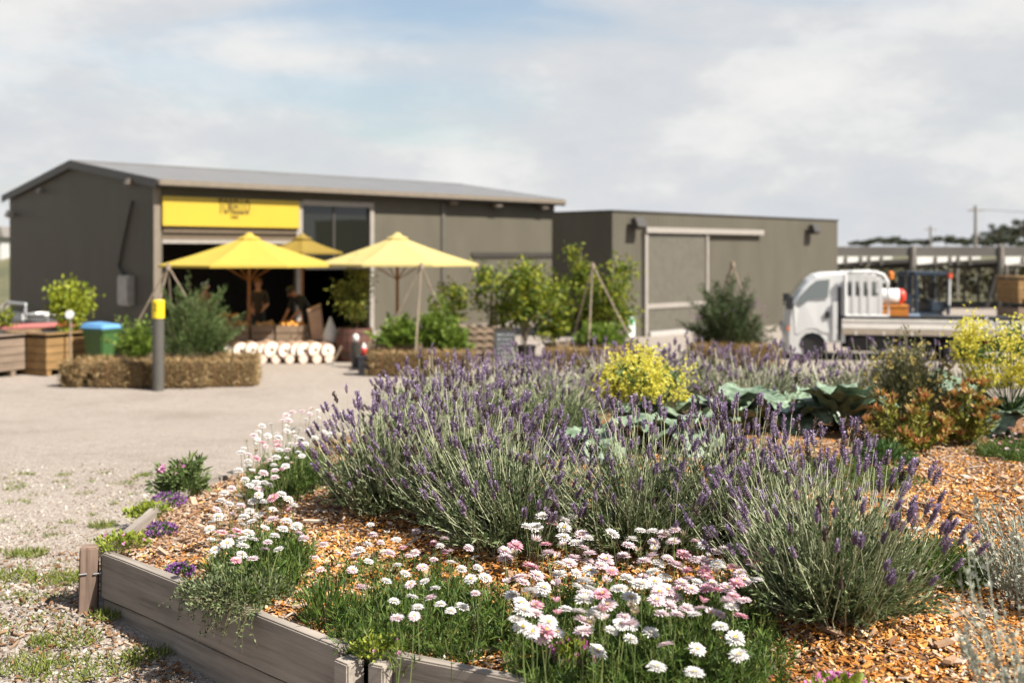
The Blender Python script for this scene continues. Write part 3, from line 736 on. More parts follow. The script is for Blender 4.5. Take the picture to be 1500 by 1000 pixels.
# kale: broad waxy leaves, some gone to yellow flower
def kalemat():
    t = NT('kale_leaf'); f = t.noise(26, 4); g = t.noise(5, 2); m = t.add('ShaderNodeMix', data_type='RGBA', blend_type='MULTIPLY'); m.inputs[0].default_value = 1
    t.link(t.ramp(f, [(.32, (.085, .13, .075)), (.5, (.15, .21, .135)), (.64, (.26, .33, .23))]), m.inputs[6]); t.link(t.ramp(g, [(.35, (.72,) * 3), (.6, (1,) * 3)]), m.inputs[7])
    t.link(m.outputs[2], t.b.inputs['Base Color']); t.b.inputs['Roughness'].default_value = .42; t.bump(f, .6, .01); return t.m
M_kale = kalemat()
def kale_leaf(mb, L, Wd, pitch, yaw, curl, org=(0, 0, 0)):
    nu, nv = 8, 7; vs = []
    for i in range(nu):
        u = i / (nu - 1); wid = Wd * math.sin(PI * min(1, .12 + .80 * u)) ** .7 if u > .18 else Wd * .12
        for j in range(nv):
            v = j / (nv - 1) * 2 - 1; ang = pitch - curl * u
            z0 = L * u * math.sin(ang) + .18 * Wd * v * v + .13 * Wd * math.sin(u * 15 + v * 5 + yaw * 3) * abs(v) ** 1.5; r0_ = L * u * math.cos(ang) + .04
            x, y = r0_, v * wid
            vs.append((org[0] + x * math.cos(yaw) - y * math.sin(yaw), org[1] + x * math.sin(yaw) + y * math.cos(yaw), org[2] + z0))
    fs = [(i * nv + j, i * nv + j + 1, (i + 1) * nv + j + 1, (i + 1) * nv + j) for i in range(nu - 1) for j in range(nv - 1)]
    mb.add(vs, fs)
def kale(pos, label, n, L, Wd, flower=None):
    t = thing('kale_plant', label, 'kale', pos, 0, 'kale plants among the lavender')
    for k in range(n):
        m = MB(); kale_leaf(m, L * rnd.uniform(.75, 1.15), Wd * rnd.uniform(.8, 1.15), rnd.uniform(.6, 1.35), k * 2.4 + rnd.uniform(-.3, .3), rnd.uniform(.4, 1.7), (0, 0, .06 + .012 * k))
        m.build('leaf', M_kale, t, smooth=True)
    MB().tube([(0, 0, 0), (.01, 0, .1 + .014 * n)], [.022, .016], 8).build('stem', M_twig, t)
    if flower:
        rad, hgt, zc, nf = flower; d = rdir(70); d[:, 2] = np.abs(d[:, 2]); E = d * [rad, rad, hgt] * .95 + [0, 0, zc]; A = np.tile([[0, 0, .15]], (70, 1)) + rng.normal(size=(70, 3)) * .02
        np_obj('flower_stalk', [(*stalks(A, (A + E) / 2 + np.c_[d[:, :2] * rad * .2, np.zeros(70)], E, .004, .002), 0), (*leaves(np.repeat(E, 6, 0) - np.repeat(d, 6, 0) * .2 * rng.random((420, 1)), rdir(420) + [0, 0, .4], .05, .010), 0)], M_mid, t)
        nc = 54; cc = rdir(nc) * np.array([rad, rad, hgt]) * (.62 + .42 * rng.random((nc, 1))); P = np.repeat(cc, nf // nc, 0) + rng.normal(size=(nc * (nf // nc), 3)) * rad * np.array([.13, .13, .17]) + [0, 0, zc]; P = P[P[:, 2] > zc - hgt * .75]
        o = np_obj('blossom', [(*leaves(np.repeat(P, 5, 0), rdir(len(P) * 5) + [0, -.2, .5], .017, .008, .6), 0)], M_yel, t); o['kind'] = 'stuff'
    return t
def bz(px, Y): p = on(px, Y, 0); p.z = float(bed(p.x, p.y)); return p
kale(bz(940, 8.1), 'kale gone to a rounded cluster of yellow flowers beside the middle lavender', 9, .34, .12, (.36, .18, .40, 2300))
kale(bz(1478, 8.2), 'tall kale with a big bright yellow flower head in front of the truck tray', 10, .36, .14, (.40, .30, .60, 2600))
for px, Y, n, lab in ((1075, 7.9, 10, 'broad leaved kale beside the smaller yellow flower cluster, leaves cupped upward'), (1160, 8.4, 9, 'broad leaved kale half hidden behind its larger neighbours in the kale row'),
                      (1235, 8.0, 10, 'broad leaved kale beside the yellowing bush and red tipped shrub'), (890, 7.2, 7, 'low kale with pale leaves showing between lavender stalks'), (1010, 7.4, 7, 'low kale with pale leaves under the smaller yellow flower cluster'), (1400, 8.9, 8, 'kale with a large drooping leaf between yellowing bush and tall flower head')):
    kale(bz(px, Y), lab, n + 2, .42, .155)
clump('yellowing_bush', 'olive green bush with dry yellow flower tips in front of the truck tray', 'bush', bz(1332, 8.5), [M_olive, M_twig], .38, .62, 4200, .05, .006, 1.2, None, (M_tan, 150, .028, .012, .35), 160, .3, shoots=120)
# red tipped shrub
LG2 = leafmat('leucadendron_leaf', [(.10, .12, .018), (.21, .22, .03), (.33, .29, .05)], .3); LR2 = leafmat('red_tip_leaf', [(.30, .09, .035), (.46, .19, .07), (.34, .26, .05), (.58, .36, .19)], .3)
def red_shrub(pos, label, tips):
    t = thing('red_tipped_shrub', label, 'shrub', pos, 0, 'red tipped shrubs')
    E = np.array(tips); n = len(E); A = np.zeros((n, 3)) + rng.normal(size=(n, 3)) * [.03, .03, 0]; Mi = (A + E) / 2 + E * [.15, .15, 0]
    k = 44; tt = .25 + .75 * rng.random((n, k, 1)); P = (A[:, None] * (1 - tt) ** 2 + 2 * Mi[:, None] * tt * (1 - tt) + E[:, None] * tt ** 2).reshape(-1, 3)
    D = unit(np.repeat(unit(E - Mi), k, 0) * .8 + rdir(n * k) * .8); kk = 20; PT = np.repeat(E, kk, 0); DT = unit(rdir(n * kk) * .8 + [0, 0, 1.0])
    np_obj('foliage', [(*stalks(A, Mi, E, .004, .003), 1), (*leaves(P, D, .055, .0085), 0)], [LG2, M_twig], t)
    np_obj('red_tip', [(*leaves(PT + [0, 0, -.02], DT, .045 + .035 * rng.random(n * kk), .010, .6), 0)], LR2, t)['kind'] = 'stuff'
def dome(n, rx, ry, hz):
    d = rdir(n); d[:, 2] = np.abs(d[:, 2]) * .9 + .1; return d * [rx, ry, hz] * (.75 + .3 * rng.random((n, 1)))
red_shrub(bz(1325, 7.35), 'broad shrub with orange red leaf tips at the edge of the mulch rise', dome(44, .34, .28, .46))
red_shrub(bz(1420, 7.7), 'narrower shrub with red leaf tips beside the tall yellow flower head', dome(26, .22, .2, .52))
clump('green_shrub', 'dark green low shrub at the edge of the mulch rise under red tips', 'shrub', bz(1290, 6.9), [M_mid, M_twig], .2, .14, 800, .045, .008, .5)

# grass and weeds in the gravel
M_gr = leafmat('weed_grass', [(.08, .12, .015), (.16, .20, .03), (.28, .28, .08)], .3)
def tuft_chunk(x, y, rad, n, h):
    a = rng.random(n) * 6.28; r = np.sqrt(rng.random(n)) * rad; X, Y = x + np.cos(a) * r * 1.5, y + np.sin(a) * r; P = np.c_[X, Y, ground(X, Y)]
    return (*leaves(P, unit(rdir(n) * .75 + [0, 0, .75]), h * (.5 + rng.random(n)), .0035, .4, -.12), 0)
TG = [(88, 850, .11, 'flat bright green grass tuft on gravel, near the corner post'), (120, 990, .17, 'broad grass tuft on gravel at the bottom edge of the picture'), (15, 845, .09, 'grass tuft on gravel cut by the picture edge level with the corner post'), (95, 945, .11, 'thin grass tuft on gravel between broad tuft and flat bright tuft'), (40, 985, .12, 'grass tuft on gravel next to the broad bottom tuft'), (215, 970, .07, 'small grass tuft among spilled wood chips beside the lower sleeper'), (155, 905, .06, 'small weed at the foot of the corner post'), (40, 812, .08, 'small pale grass tuft on gravel above the flat bright tuft'), (150, 770, .06, 'grass tuft on gravel against the short sleeper near the corner post')]
for px, py, rad, lab in TG:
    x, y = (px - CX) / F * (F * HC / (py - HY)), F * HC / (py - HY)
    y = min(y, 5.9); g = float(ground(x, y)); y = F * (HC - g) / (py - HY); x = (px - CX) / F * y
    v, f, m = tuft_chunk(0, 0, rad, int(2400 * rad), .045); v = v + [0, 0, 0]
    # blades follow the ground under the tuft
    o = np_obj('grass_tuft', [(v - [0, 0, float(ground(0, 0))], f, m)], M_gr); o.location = (x, y, float(ground(x, y))); tag(o, lab, 'grass tuft', 'grass tufts in the gravel')
chs = []
for _ in range(120):
    py = 690 + 250 * rnd.random() ** 1.6; px = rnd.uniform(-60, 300 - (py - 690) * .7)
    y = F * (HC + .02) / (py - HY); x = (px - CX) / F * y
    if float(bed_t(x, y)) < 1.05: continue
    chs.append(tuft_chunk(x, y, rnd.uniform(.02, .07), rnd.randint(8, 34), .028))
tag(np_obj('grass', chs, M_gr), kind='stuff')

# ------------------------------------------------------------------ the farm shop shed
GREY = (.120, .108, .082)
M_clad = clad('shed_cladding', GREY, .45, 33); M_clad_shade = clad('shed_cladding_end_shaded', mul(GREY, .76), .45, 33, 'Y')  # gable copy is darkened, its shade put into the colour
M_roof = clad('roof_sheet', (.165, .16, .155), .35, 33); M_trim = plain('dark_trim', (.045, .04, .033), .5, .1)
M_gutter = plain('gutter_tan', (.20, .165, .125), .45, .08); M_alu = plain('pale_frame', (.32, .29, .255), .4, .08)
M_yelsign = plain('yellow_sign', (.52, .375, .032), .45, .03, 2); M_ink = plain('brown_ink', (.10, .06, .006), .6, .05)
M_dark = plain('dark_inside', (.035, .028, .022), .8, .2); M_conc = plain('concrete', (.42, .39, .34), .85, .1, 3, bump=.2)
def glassmat():
    t = NT('dark_glass'); t.b.inputs['Base Color'].default_value = (.012, .013, .010, 1); t.b.inputs['Roughness'].default_value = .04
    t.b.inputs['Specular IOR Level'].default_value = .8; return t.m
M_glass = glassmat()
S0 = Vector((-9.1, 27.0, YARD)); SA = math.atan2(10.4, 10.6); SU = Vector((math.cos(SA), math.sin(SA), 0)); SV = Vector((-math.sin(SA), math.cos(SA), 0))
def SF(px, py):
    k = (px - CX) / F; s = (S0.y * k - S0.x) / (SU.x - SU.y * k); Y = S0.y + SU.y * s
    return s, HC - (py - HY) / F * Y - YARD
shed = thing('farm_shop_shed', 'long dark grey steel shed with gabled end, yellow fascia sign and open shop front', 'shed', S0, SA)
L, D, HE = 14.85, 10.3, 4.2; HR = HE + .76
x_a, x_b = SF(238, 300)[0], SF(434, 300)[0]; x_c, x_d = SF(441, 300)[0], SF(540, 300)[0]
z_lint = SF(340, 357)[1]; z_sb, z_st = SF(237, 331)[1], SF(237, 287)[1]
wl = MB(); T = .15
wl.box(0, x_a, 0, T, 0, HE - .02).box(x_b, x_c, .003, T, 0, HE - .02)
wl.box(x_a, x_b, 0, T, z_lint + .28, HE - .02).box(x_c, x_d, 0, T, SF(490, 300)[1], HE - .02).box(x_d, L, 0, T, 0, HE - .02)
wl.box(0, L, D - T, D, 0, HE - .02)
wl.build('wall', M_clad, shed)
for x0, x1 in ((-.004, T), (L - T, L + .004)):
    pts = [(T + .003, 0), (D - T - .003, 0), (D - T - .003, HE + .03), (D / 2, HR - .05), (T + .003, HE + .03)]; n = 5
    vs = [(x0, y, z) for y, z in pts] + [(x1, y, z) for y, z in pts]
    MB().add(vs, [(0, 1, 2, 3, 4), (9, 8, 7, 6, 5)] + [(i, (i + 1) % n, n + (i + 1) % n, n + i) for i in range(n)]).build('gable_wall', M_clad_shade, shed)
rf = MB(); OH = .32
for y0, y1, z0, z1 in ((-OH, D / 2 - .001, HE - .05, HR), (D + OH, D / 2 + .001, HE - .05, HR)):
    rf.add([(-.12, y0, z0), (L + .15, y0, z0), (L + .15, y1, z1), (-.12, y1, z1), (-.12, y0, z0 + .05), (L + .15, y0, z0 + .05), (L + .15, y1, z1 + .05), (-.12, y1, z1 + .05)],
           [(0, 1, 2, 3), (4, 5, 6, 7), (0, 1, 5, 4), (1, 2, 6, 5), (2, 3, 7, 6), (3, 0, 4, 7)])
rf.box(-.1, L + .13, D / 2 - .12, D / 2 + .12, HR + .035, HR + .065)
rf.build('roof', M_roof, shed)
for xx in (-.135, L + .152):
    for y0, y1, z0, z1 in ((-OH - .02, D / 2, HE - .06, HR - .01), (D + OH + .02, D / 2, HE - .06, HR - .01)):
        a, b = xx, xx + .02
        MB().add([(a, y0, z0 - .16), (b, y0, z0 - .16), (b, y1, z1 - .16), (a, y1, z1 - .16), (a, y0, z0 + .07), (b, y0, z0 + .07), (b, y1, z1 + .07), (a, y1, z1 + .07)], [(0, 1, 2, 3), (4, 5, 6, 7), (0, 1, 5, 4), (1, 2, 6, 5), (2, 3, 7, 6), (3, 0, 4, 7)]).build('barge_board', M_trim, shed)
MB().box(-.11, L + .14, -OH - .13, -OH - .003, HE - .16, HE + .0).build('gutter', M_gutter, shed, bevel=.02)
MB().box(0.02, L - .02, -OH, -.003, HE - .20, HE - .165).build('soffit', M_trim, shed)
MB().box(-.06, x_a - .07, -.04, -.004, 0, HE - .21).build('corner_flashing', M_gutter, shed)
sg = MB().box(x_a - .05, x_b + .03, -.12, -.05, z_sb, z_st).build('shop_sign', M_yelsign, shed, bevel=.008)
def text(s, size, sx, x, y, z, mat, parent, ext=.008, rot=(PI / 2, 0, 0), name='lettering', weight=0.):
    cu = bpy.data.curves.new('tmp_text', 'FONT'); cu.body = s; cu.size = size; cu.extrude = ext; cu.align_x = 'CENTER'; cu.align_y = 'CENTER'; cu.offset = weight; cu.space_character = 1.12
    o = bpy.data.objects.new('tmp_text', cu); C.objects.link(o); bpy.context.view_layer.update()
    me = bpy.data.meshes.new_from_object(o.evaluated_get(bpy.context.evaluated_depsgraph_get())); bpy.data.objects.remove(o)
    me.materials.clear(); me.materials.append(mat); me.name = name
    r = link(bpy.data.objects.new(name, me), parent); r.location = (x, y, z); r.rotation_euler = rot; r.scale = (sx, 1, 1); return r
sx0, sx1 = SF(313, 303)[0], SF(366, 303)[0]; sxm = (sx0 + sx1) / 2
text('TORELLO', .54, .37, sxm, -.128, SF(340, 304)[1], M_ink, sg, weight=.010)
text('FARM', .11, .8, sxm, -.128, SF(340, 318.5)[1], M_ink, sg)
MB().box(x_a, x_b, .02, .13, z_lint + .10, z_lint + .278).box(x_a, x_b, -.04, .018, z_lint + .28, z_sb - .004).build('roller_shutter', plain('shutter', (.13, .095, .06), .5, .1), shed)
MB().box(x_a, x_b, .0, .14, z_lint + .0, z_lint + .097).build('shutter_bar', M_alu, shed)
MB().box(x_b - .02, x_c + .02, -.055, -.003, 0, SF(438, 295)[1]).build('door_post', M_alu, shed)
fr = MB(); zt = SF(490, 296)[1]; fr.box(x_c + .02, x_d + .16, -.06, -.003, zt - .13, zt + .02).box(x_d + .02, x_d + .16, -.06, -.003, 0, zt - .133).build('window_frame', M_alu, shed)
zg = 1.95; xm = SF(490, 300)[0]
gp = MB().box(x_c + .025, xm - .04, .04, .06, zg, zt - .0).box(xm + .04, x_d - .003, .04, .06, zg, zt - .0).build('window', M_glass, shed)
MB().box(xm - .037, xm + .037, .02, .09, zg, zt - .0).box(x_c + .02, x_d - .0, .02, .09, zg - .08, zg - .003).build('mullion', M_trim, gp)
MB().box(SF(646, 330)[0], SF(651, 330)[0], -.05, -.003, 0, HE - .21).build('downpipe', plain('joint_grey', (.10, .09, .07), .5), shed)
MB().box(SF(690, 375)[0], L - .01, -.045, -.003, SF(760, 377)[1], SF(760, 370)[1]).build('wall_rail', M_trim, shed)
def flood(parent, x, y, z, d=(0, -1), mat=None, s=1.):
    o = MB().box(-.10 * s, .10 * s, -.16 * s, -.06 * s, -.10 * s, .05 * s).box(-.02 * s, .02 * s, -.06 * s, 0, -.02 * s, .02 * s).build('floodlight', mat or M_alu, parent, bevel=.01)
    o.location = (x, y, z); o.rotation_euler = (R(-25), 0, math.atan2(d[0], -d[1])); return o
for px, py in ((657, 296), (722, 301), (790, 304)): s, z = SF(px, py); flood(shed, s, -.06, z, (0, -1), M_gutter, 1.5)
flood(shed, -.02, 1.2, SF(214, 268)[1] + .05, (-1, 0), M_gutter, 1.2); flood(shed, -.02, 9.8, 3.55, (-1, 0), M_alu, 1.5); flood(shed, -.02, 7.4, 4.2, (-1, 0), M_gutter, 1.)
MB().tube([(-.05, 1.25, 3.7), (-.05, 2.05, 2.0), (-.05, 1.75, 1.76)], .04, 8).build('downpipe', plain('pipe_grey', (.055, .05, .04), .6), shed)
MB().box(-.16, -.006, 1.15, 1.85, .95, 1.75).box(-.20, -.165, 1.2, 1.8, 1.0, 1.7).build('meter_box', plain('meter_grey', (.33, .31, .27), .5), shed, bevel=.01)
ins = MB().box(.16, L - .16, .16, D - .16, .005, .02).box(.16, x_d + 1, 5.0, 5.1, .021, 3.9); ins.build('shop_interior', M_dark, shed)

# ------------------------------------------------------------------ the cool room beside it
cool = thing('cool_room', 'plain grey cool room with a pale framed sliding door beside the long shed', 'cool room', (2.72, 28.7, YARD), SA)
C0 = Vector((2.72, 28.7, YARD))
def CF(px, py):
    k = (px - CX) / F; s = (C0.y * k - C0.x) / (SU.x - SU.y * k); Y = C0.y + SU.y * s
    return s, HC - (py - HY) / F * Y - YARD
LC, HCR = CF(1227, 330)[0], 3.46
M_cool = clad('cool_cladding', (.108, .098, .076), .5, 10)
MB().box(0, LC, 0, 2.25, 0, HCR).build('wall', M_cool, cool)
MB().box(-.03, LC + .03, -.03, 2.28, HCR + .003, HCR + .05).build('capping', M_trim, cool)
dl, dr = CF(945, 400)[0], CF(1031, 400)[0]; zt, zb = CF(990, 342)[1], CF(960, 484)[1]; zm0, zm1 = CF(985, 450)[1], CF(985, 443)[1]
dd = MB().box(dl, dr, -.07, -.004, zb, zt - .02).build('sliding_door', plain('cool_door', (.112, .102, .079), .5), cool)
MB().box(dl - .12, dl - .003, -.11, -.004, 0, zt + .0).box(dr + .003, dr + .10, -.11, -.004, zb + .3, zt).box(dl, dr, -.10, -.073, zm0, zm1).build('door_frame', M_alu, dd)
MB().box(dl - .12, CF(1113, 342)[0], -.16, -.004, zt + .003, zt + .16).build('door_rail', M_alu, cool)
MB().box(dl, CF(1040, 484)[0], -.2, -.004, 0, zb - .01).build('door_sill', plain('white_sill', (.42, .40, .37), .6), cool)
for px, py in ((926, 330), (1184, 338)): s, z = CF(px, py); flood(cool, s, -.01, z, (0, -1), M_trim, 2.0)
n_ = thing('exit_notice', 'small white notice with a green symbol on the cool room wall by the door frame', 'notice', C0 + SU * CF(924, 480)[0] - SV * .01 + Vector((0, 0, CF(924, 480)[1])), SA)
MB().box(-.14, .14, -.025, -.003, -.25, .30).build('board', plain('notice_white', (.75, .76, .74), .5), n_); MB().box(-.09, .09, -.032, -.027, .10, .27).build('green_symbol', plain('notice_green', (.02, .30, .14), .5), n_)

# ------------------------------------------------------------------ parasols
M_canv = None
def canvas(name, col):
    t = NT(name); col = mul(col, .86); f = t.noise(5, 3); c = t.ramp(f, [(.3, mul(col, .96)), (.7, col)]); t.link(c, t.b.inputs['Base Color']); t.b.inputs['Roughness'].default_value = .7
    tr = t.add('ShaderNodeBsdfTranslucent'); t.link(c, tr.inputs[0]); m = t.add('ShaderNodeMixShader'); m.inputs[0].default_value = .3
    t.link(t.b.outputs[0], m.inputs[1]); t.link(tr.outputs[0], m.inputs[2]); t.link(m.outputs[0], t.out.inputs[0]); return t.m
CV1 = canvas('yellow_canvas', (.58, .43, .065)); CV2 = canvas('sunlit_canvas', (.62, .50, .19)); CV3 = canvas('shaded_canvas', (.30, .205, .03))  # sun-washed paleness put into the second colour, shade into the third
M_teak = woodmat('teak_pole', (.30, .125, .035), .7, 2, .5, .1)
def parasol(pos, rad, zr, za, label, cv, rot):
    t = thing('parasol', label, 'parasol', pos, rot, 'yellow parasols in front of the shop'); n = 8; m = MB(); vs, fs = [], []
    K = 5; per = n * 4
    for i in range(K + 1):
        u = .04 + .96 * i / K
        for k in range(per):
            a = 2 * PI * k / per; f = (a * n / (2 * PI)) % 1; oct_ = math.cos(PI / n) / math.cos((f - .5) * 2 * PI / n); sag = math.sin(PI * f) * .05 * u
            r = rad * u * oct_; vs.append((r * math.cos(a), r * math.sin(a), zr + (za - zr) * (1 - u) - sag * math.sin(PI * u) - .03 * math.sin(PI * u)))
    for i in range(K):
        for k in range(per): fs.append((i * per + k, i * per + (k + 1) % per, (i + 1) * per + (k + 1) % per, (i + 1) * per + k))
    c = MB().add(vs, fs)
    base = K * per; lo = [(x, y, z - .05) for x, y, z in vs[base:]]; c.add(vs[base:] + lo, [(k, (k + 1) % per, per + (k + 1) % per, per + k) for k in range(per)])
    co = c.build('canopy', cv, t)
    v = MB(); v.lathe([(.27, za - .075), (.25, za - .05), (.12, za + .0), (.06, za + .06), (.02, za + .07)], 8, cap=False); v.build('vent', cv, co)
    MB().tube([(0, 0, 0), (0, 0, za - .02)], .035, 10).build('pole', M_teak, t)
    MB().lathe([(.36, .0), (.36, .06), (.07, .10), (.05, .3)], 14).build('base', M_trim, t)
    for k in range(n):
        a = 2 * PI * (k) / n
        rb = MB().tube([(0.03 * math.cos(a), .03 * math.sin(a), za - .09), (rad * .97 * math.cos(a), rad * .97 * math.sin(a), zr - .03)], .014, 5).build('rib', M_teak, t)
        MB().tube([(0.05 * math.cos(a), .05 * math.sin(a), zr - .35), (rad * .5 * math.cos(a), rad * .5 * math.sin(a), zr + (za - zr) * .5 - .1)], .012, 5).build('strut', M_teak, rb)
    return t
parasol(on(365, 23.5), 2.02, 2.08, 2.72, 'bright yellow parasol over the crates in front of the shop sign', CV1, PI / 8 + .24)
parasol(on(582, 24.2), 1.95, 2.09, 2.73, 'paler sunlit yellow parasol beside the shed wall over the planter', CV2, PI / 8 + .11)
parasol(Vector((-5.75, 29.0, YARD)), 1.1, 2.36, 2.80, 'dull parasol added in place of a reflection in the shop window', CV3, .2)  # added parasol standing in for a reflection in the shop window

# ------------------------------------------------------------------ straw bales, planters, tripods
M_straw = leafmat('straw', [(.10, .06, .02), (.22, .14, .05), (.32, .22, .10), (.42, .32, .17)], .1, .8)
M_strawb = plain('straw_core', (.13, .08, .03), .9, .4, 22, bump=1, bscale=60)
M_twine = plain('twine', (.45, .2, .08), .8)
BG = 'straw bales around the planters'
def bale_proto():
    m = MB().box(-.46, .46, -.225, .225, 0, .45); me = m.build('tmp_core', M_strawb, bevel=.03)
    n = 2400; s = rng.integers(0, 5, n); P = np.empty((n, 3)); u, v = rng.random(n) - .5, rng.random(n)
    P[:, 0] = np.where(s < 3, u * .92, np.where(s == 3, -.46, .46)); P[:, 1] = np.where(s == 0, -.225, np.where(s == 1, .225, (rng.random(n) - .5) * .45)); P[:, 2] = np.where(s == 2, .45, v * .45)
    v_, f_ = leaves(P, rdir(n) * [1, .8, .7], .05 + .11 * rng.random(n), .007, .5); cm = me.data
    so_ = np_mesh('tmp_straw', [(v_, f_, 0)], M_straw); bpy.data.objects.remove(me); return cm, so_
BC_, BS_ = bale_proto()
def bale(pos, rz, label):
    t = bpy.data.objects.new('straw_bale', BC_); C.objects.link(t); t.location = pos; t.rotation_euler = (0, 0, rz); tag(t, label, 'straw bale', BG); t.scale = (1, 1, rnd.uniform(.95, 1.04))
    s = bpy.data.objects.new('loose_straw', BS_); C.objects.link(s); s.parent = t; s['kind'] = 'stuff'
    for x in (-.2, .2): MB().tube([(x, -.228, .0), (x, -.228, .453), (x, .228, .453), (x, .228, 0)], .005, 4).build('twine', M_twine, t)
BC_.name = 'straw_bale'; BS_.name = 'loose_straw'
for px, Y, rz, lab in ((131, 18.9, 1.15, 'straw bale set end on next to the honey coloured wooden bin'), (182, 18.55, -.07, 'straw bale lying lengthwise between the end on bale and the bollard'), (263, 18.5, .03, 'straw bale lying lengthwise directly behind the grey bollard'),
                        (335, 18.75, .12, 'straw bale at the open gravel end of the bale ring by the bollard'), (338, 19.6, .1, 'straw bale hidden behind the ring beneath the rosemary shrub'),
                        (578, 20.3, -.1, 'straw bale beside the black crate below the mixed planter'), (655, 20.3, .06, 'straw bale below the mixed planter next to the pale pallets'),
                        (835, 20.9, -.05, 'straw bale below the citrus trees beside the chalkboard'), (905, 20.9, .05, 'straw bale below the tripod of sticks by the exit notice'), (1045, 21.6, 0, 'straw bale below the rosemary bush by the sliding door'), (1104, 21.6, .04, 'straw bale below the rosemary bush on the truck side')):
    bale(on(px, Y), rz, lab)
M_board = woodmat('planter_board', (.30, .22, .15), .6, 0, .8, .3); M_stake = woodmat('stick', (.32, .25, .185), .7, 2, .8, .2); M_soil = plain('soil', (.05, .035, .02), .95, .4, 30)
def planter(px, Y, w, d, h, label, rz=0.):
    t = thing('timber_planter', label, 'planter', on(px, Y), rz, 'timber planters in the yard')
    for y in (-d / 2, d / 2 - .03):
        MB().box(-w / 2, w / 2, y, y + .03, 0.02, h * .5 - .004).box(-w / 2, w / 2, y, y + .03, h * .5 + .004, h).build('side_board', M_board, t)
    for x in (-w / 2, w / 2 - .03):
        MB().box(x, x + .03, -d / 2 + .032, d / 2 - .032, .02, h * .5 - .004).box(x, x + .03, -d / 2 + .032, d / 2 - .032, h * .5 + .004, h).build('end_board', M_board, t)
    MB().box(-w / 2 + .031, w / 2 - .031, -d / 2 + .031, d / 2 - .031, 0, h - .06).build('soil', M_soil, t)
def tripod(pxa, pya, Y, legs, label):
    a = W(pxa, pya, Y); t = thing('stick_tripod', label, 'plant support', (a.x, a.y, YARD), 0, 'stick tripods over the planters')
    for px, py, dy in legs:
        e = W(px, py, Y + dy); v = e - a; top = a - v * .05; b = a + v * ((a.z - YARD - .15) / (a.z - e.z)) if a.z - e.z > .05 else e
        o = Vector((a.x, a.y, YARD)); MB().tube([b - o, top - o], [.021, .016], 7).build('pole', M_stake, t)
    MB().lathe([(.05, a.z - YARD - .08), (.055, a.z - YARD - .02), (.05, a.z - YARD + .02)], 8).build('binding', M_stake, t)
M_rose = leafmat('rosemary_leaf', [(.045, .075, .02), (.09, .14, .038), (.18, .23, .08)], .28); M_herb = leafmat('herb_leaf', [(.06, .11, .012), (.14, .22, .03), (.25, .32, .05)], .3)
M_cit = leafmat('citrus_leaf', [(.03, .06, .008), (.09, .14, .014), (.21, .25, .02), (.38, .37, .035)], .35); M_bark = plain('bark', (.20, .15, .10), .9, .3, 12, bump=.5)
def shrub(px, Y, zb, rad, hgt, label, mat, n=2600, L=.09, Wd=.012, up=.8, nm='potted_shrub', fl=None, sh=70):
    p = on(px, Y); p.z += zb; return clump(nm, label, 'shrub', p, [mat, M_twig], rad, hgt, n, L, Wd, up, 'shrubs in the yard planters', fl, 60, .25, shoots=sh)
planter(212, 19.5, .8, .6, .52, 'dark timber planter of bright herbs behind the bollard'); planter(280, 19.75, 1.05, .6, .52, 'pale timber planter holding the rosemary shrub behind the bollard')
shrub(282, 19.7, .45, .74, 1.18, 'large rosemary shrub in the planter behind the bollard', M_rose, 5200, .10, .010, 1.2); shrub(203, 19.35, .45, .44, .62, 'bright green herb shrub in the dark planter beside the green bin', M_herb, 1900, .08, .02)
shrub(310, 19.9, .35, .3, .55, 'narrow rosemary shrub growing beside the large one near the round logs', M_rose, 1500, .08, .007, 1.2)
tripod(246, 390, 19.9, ((208, 460, 0), (232, 450, -.15), (276, 440, .2), (252, 470, .5)), 'tripod of sticks over the planter behind the bollard')
planter(580, 21.3, 1.1, .6, .55, 'weathered planter of mixed green shrubs under the paler parasol'); 
shrub(590, 21.2, .5, .55, .45, 'low bright green shrub in the planter under the paler parasol', M_herb, 3000, .11, .02); shrub(640, 21.4, .4, .42, .85, 'taller green shrub beside the paler parasol and pallets', M_herb, 2200, .12, .02, 1.); shrub(665, 21.2, .25, .34, .6, 'green shrub next to the pale pallets', M_herb, 1500, .12, .02)
tripod(617, 389, 21.1, ((612, 465, -.3), (580, 465, 0), (645, 455, .3)), 'tripod of sticks in front of the paler parasol')
planter(868, 21.7, 1.5, .6, .5, 'long timber planter under the citrus trees'); tripod(868, 388, 21.5, ((864, 470, -.3), (902, 455, 0), (850, 455, .4)), 'tripod of sticks standing in the citrus planter')
shrub(880, 21.6, .45, .55, .4, 'low green herb shrub around the foot of the citrus tripod', M_herb, 2200, .1, .02)
planter(1068, 22.3, 1.3, .6, .5, 'timber planter of rosemary by the sliding door'); tripod(1073, 386, 22.2, ((1064, 460, -.2), (1100, 470, 0), (1048, 460, .4)), 'tripod of sticks over the rosemary by the sliding door')
shrub(1066, 22.2, .42, .86, 1.16, 'broad dark rosemary bush in the planter by the sliding door', leafmat('dark_rosemary', [(.03, .05, .018), (.06, .09, .032), (.11, .14, .055)], .2), 6500, .10, .011, 1.2, fl=(M_purp, 40, .03, .01, .5))

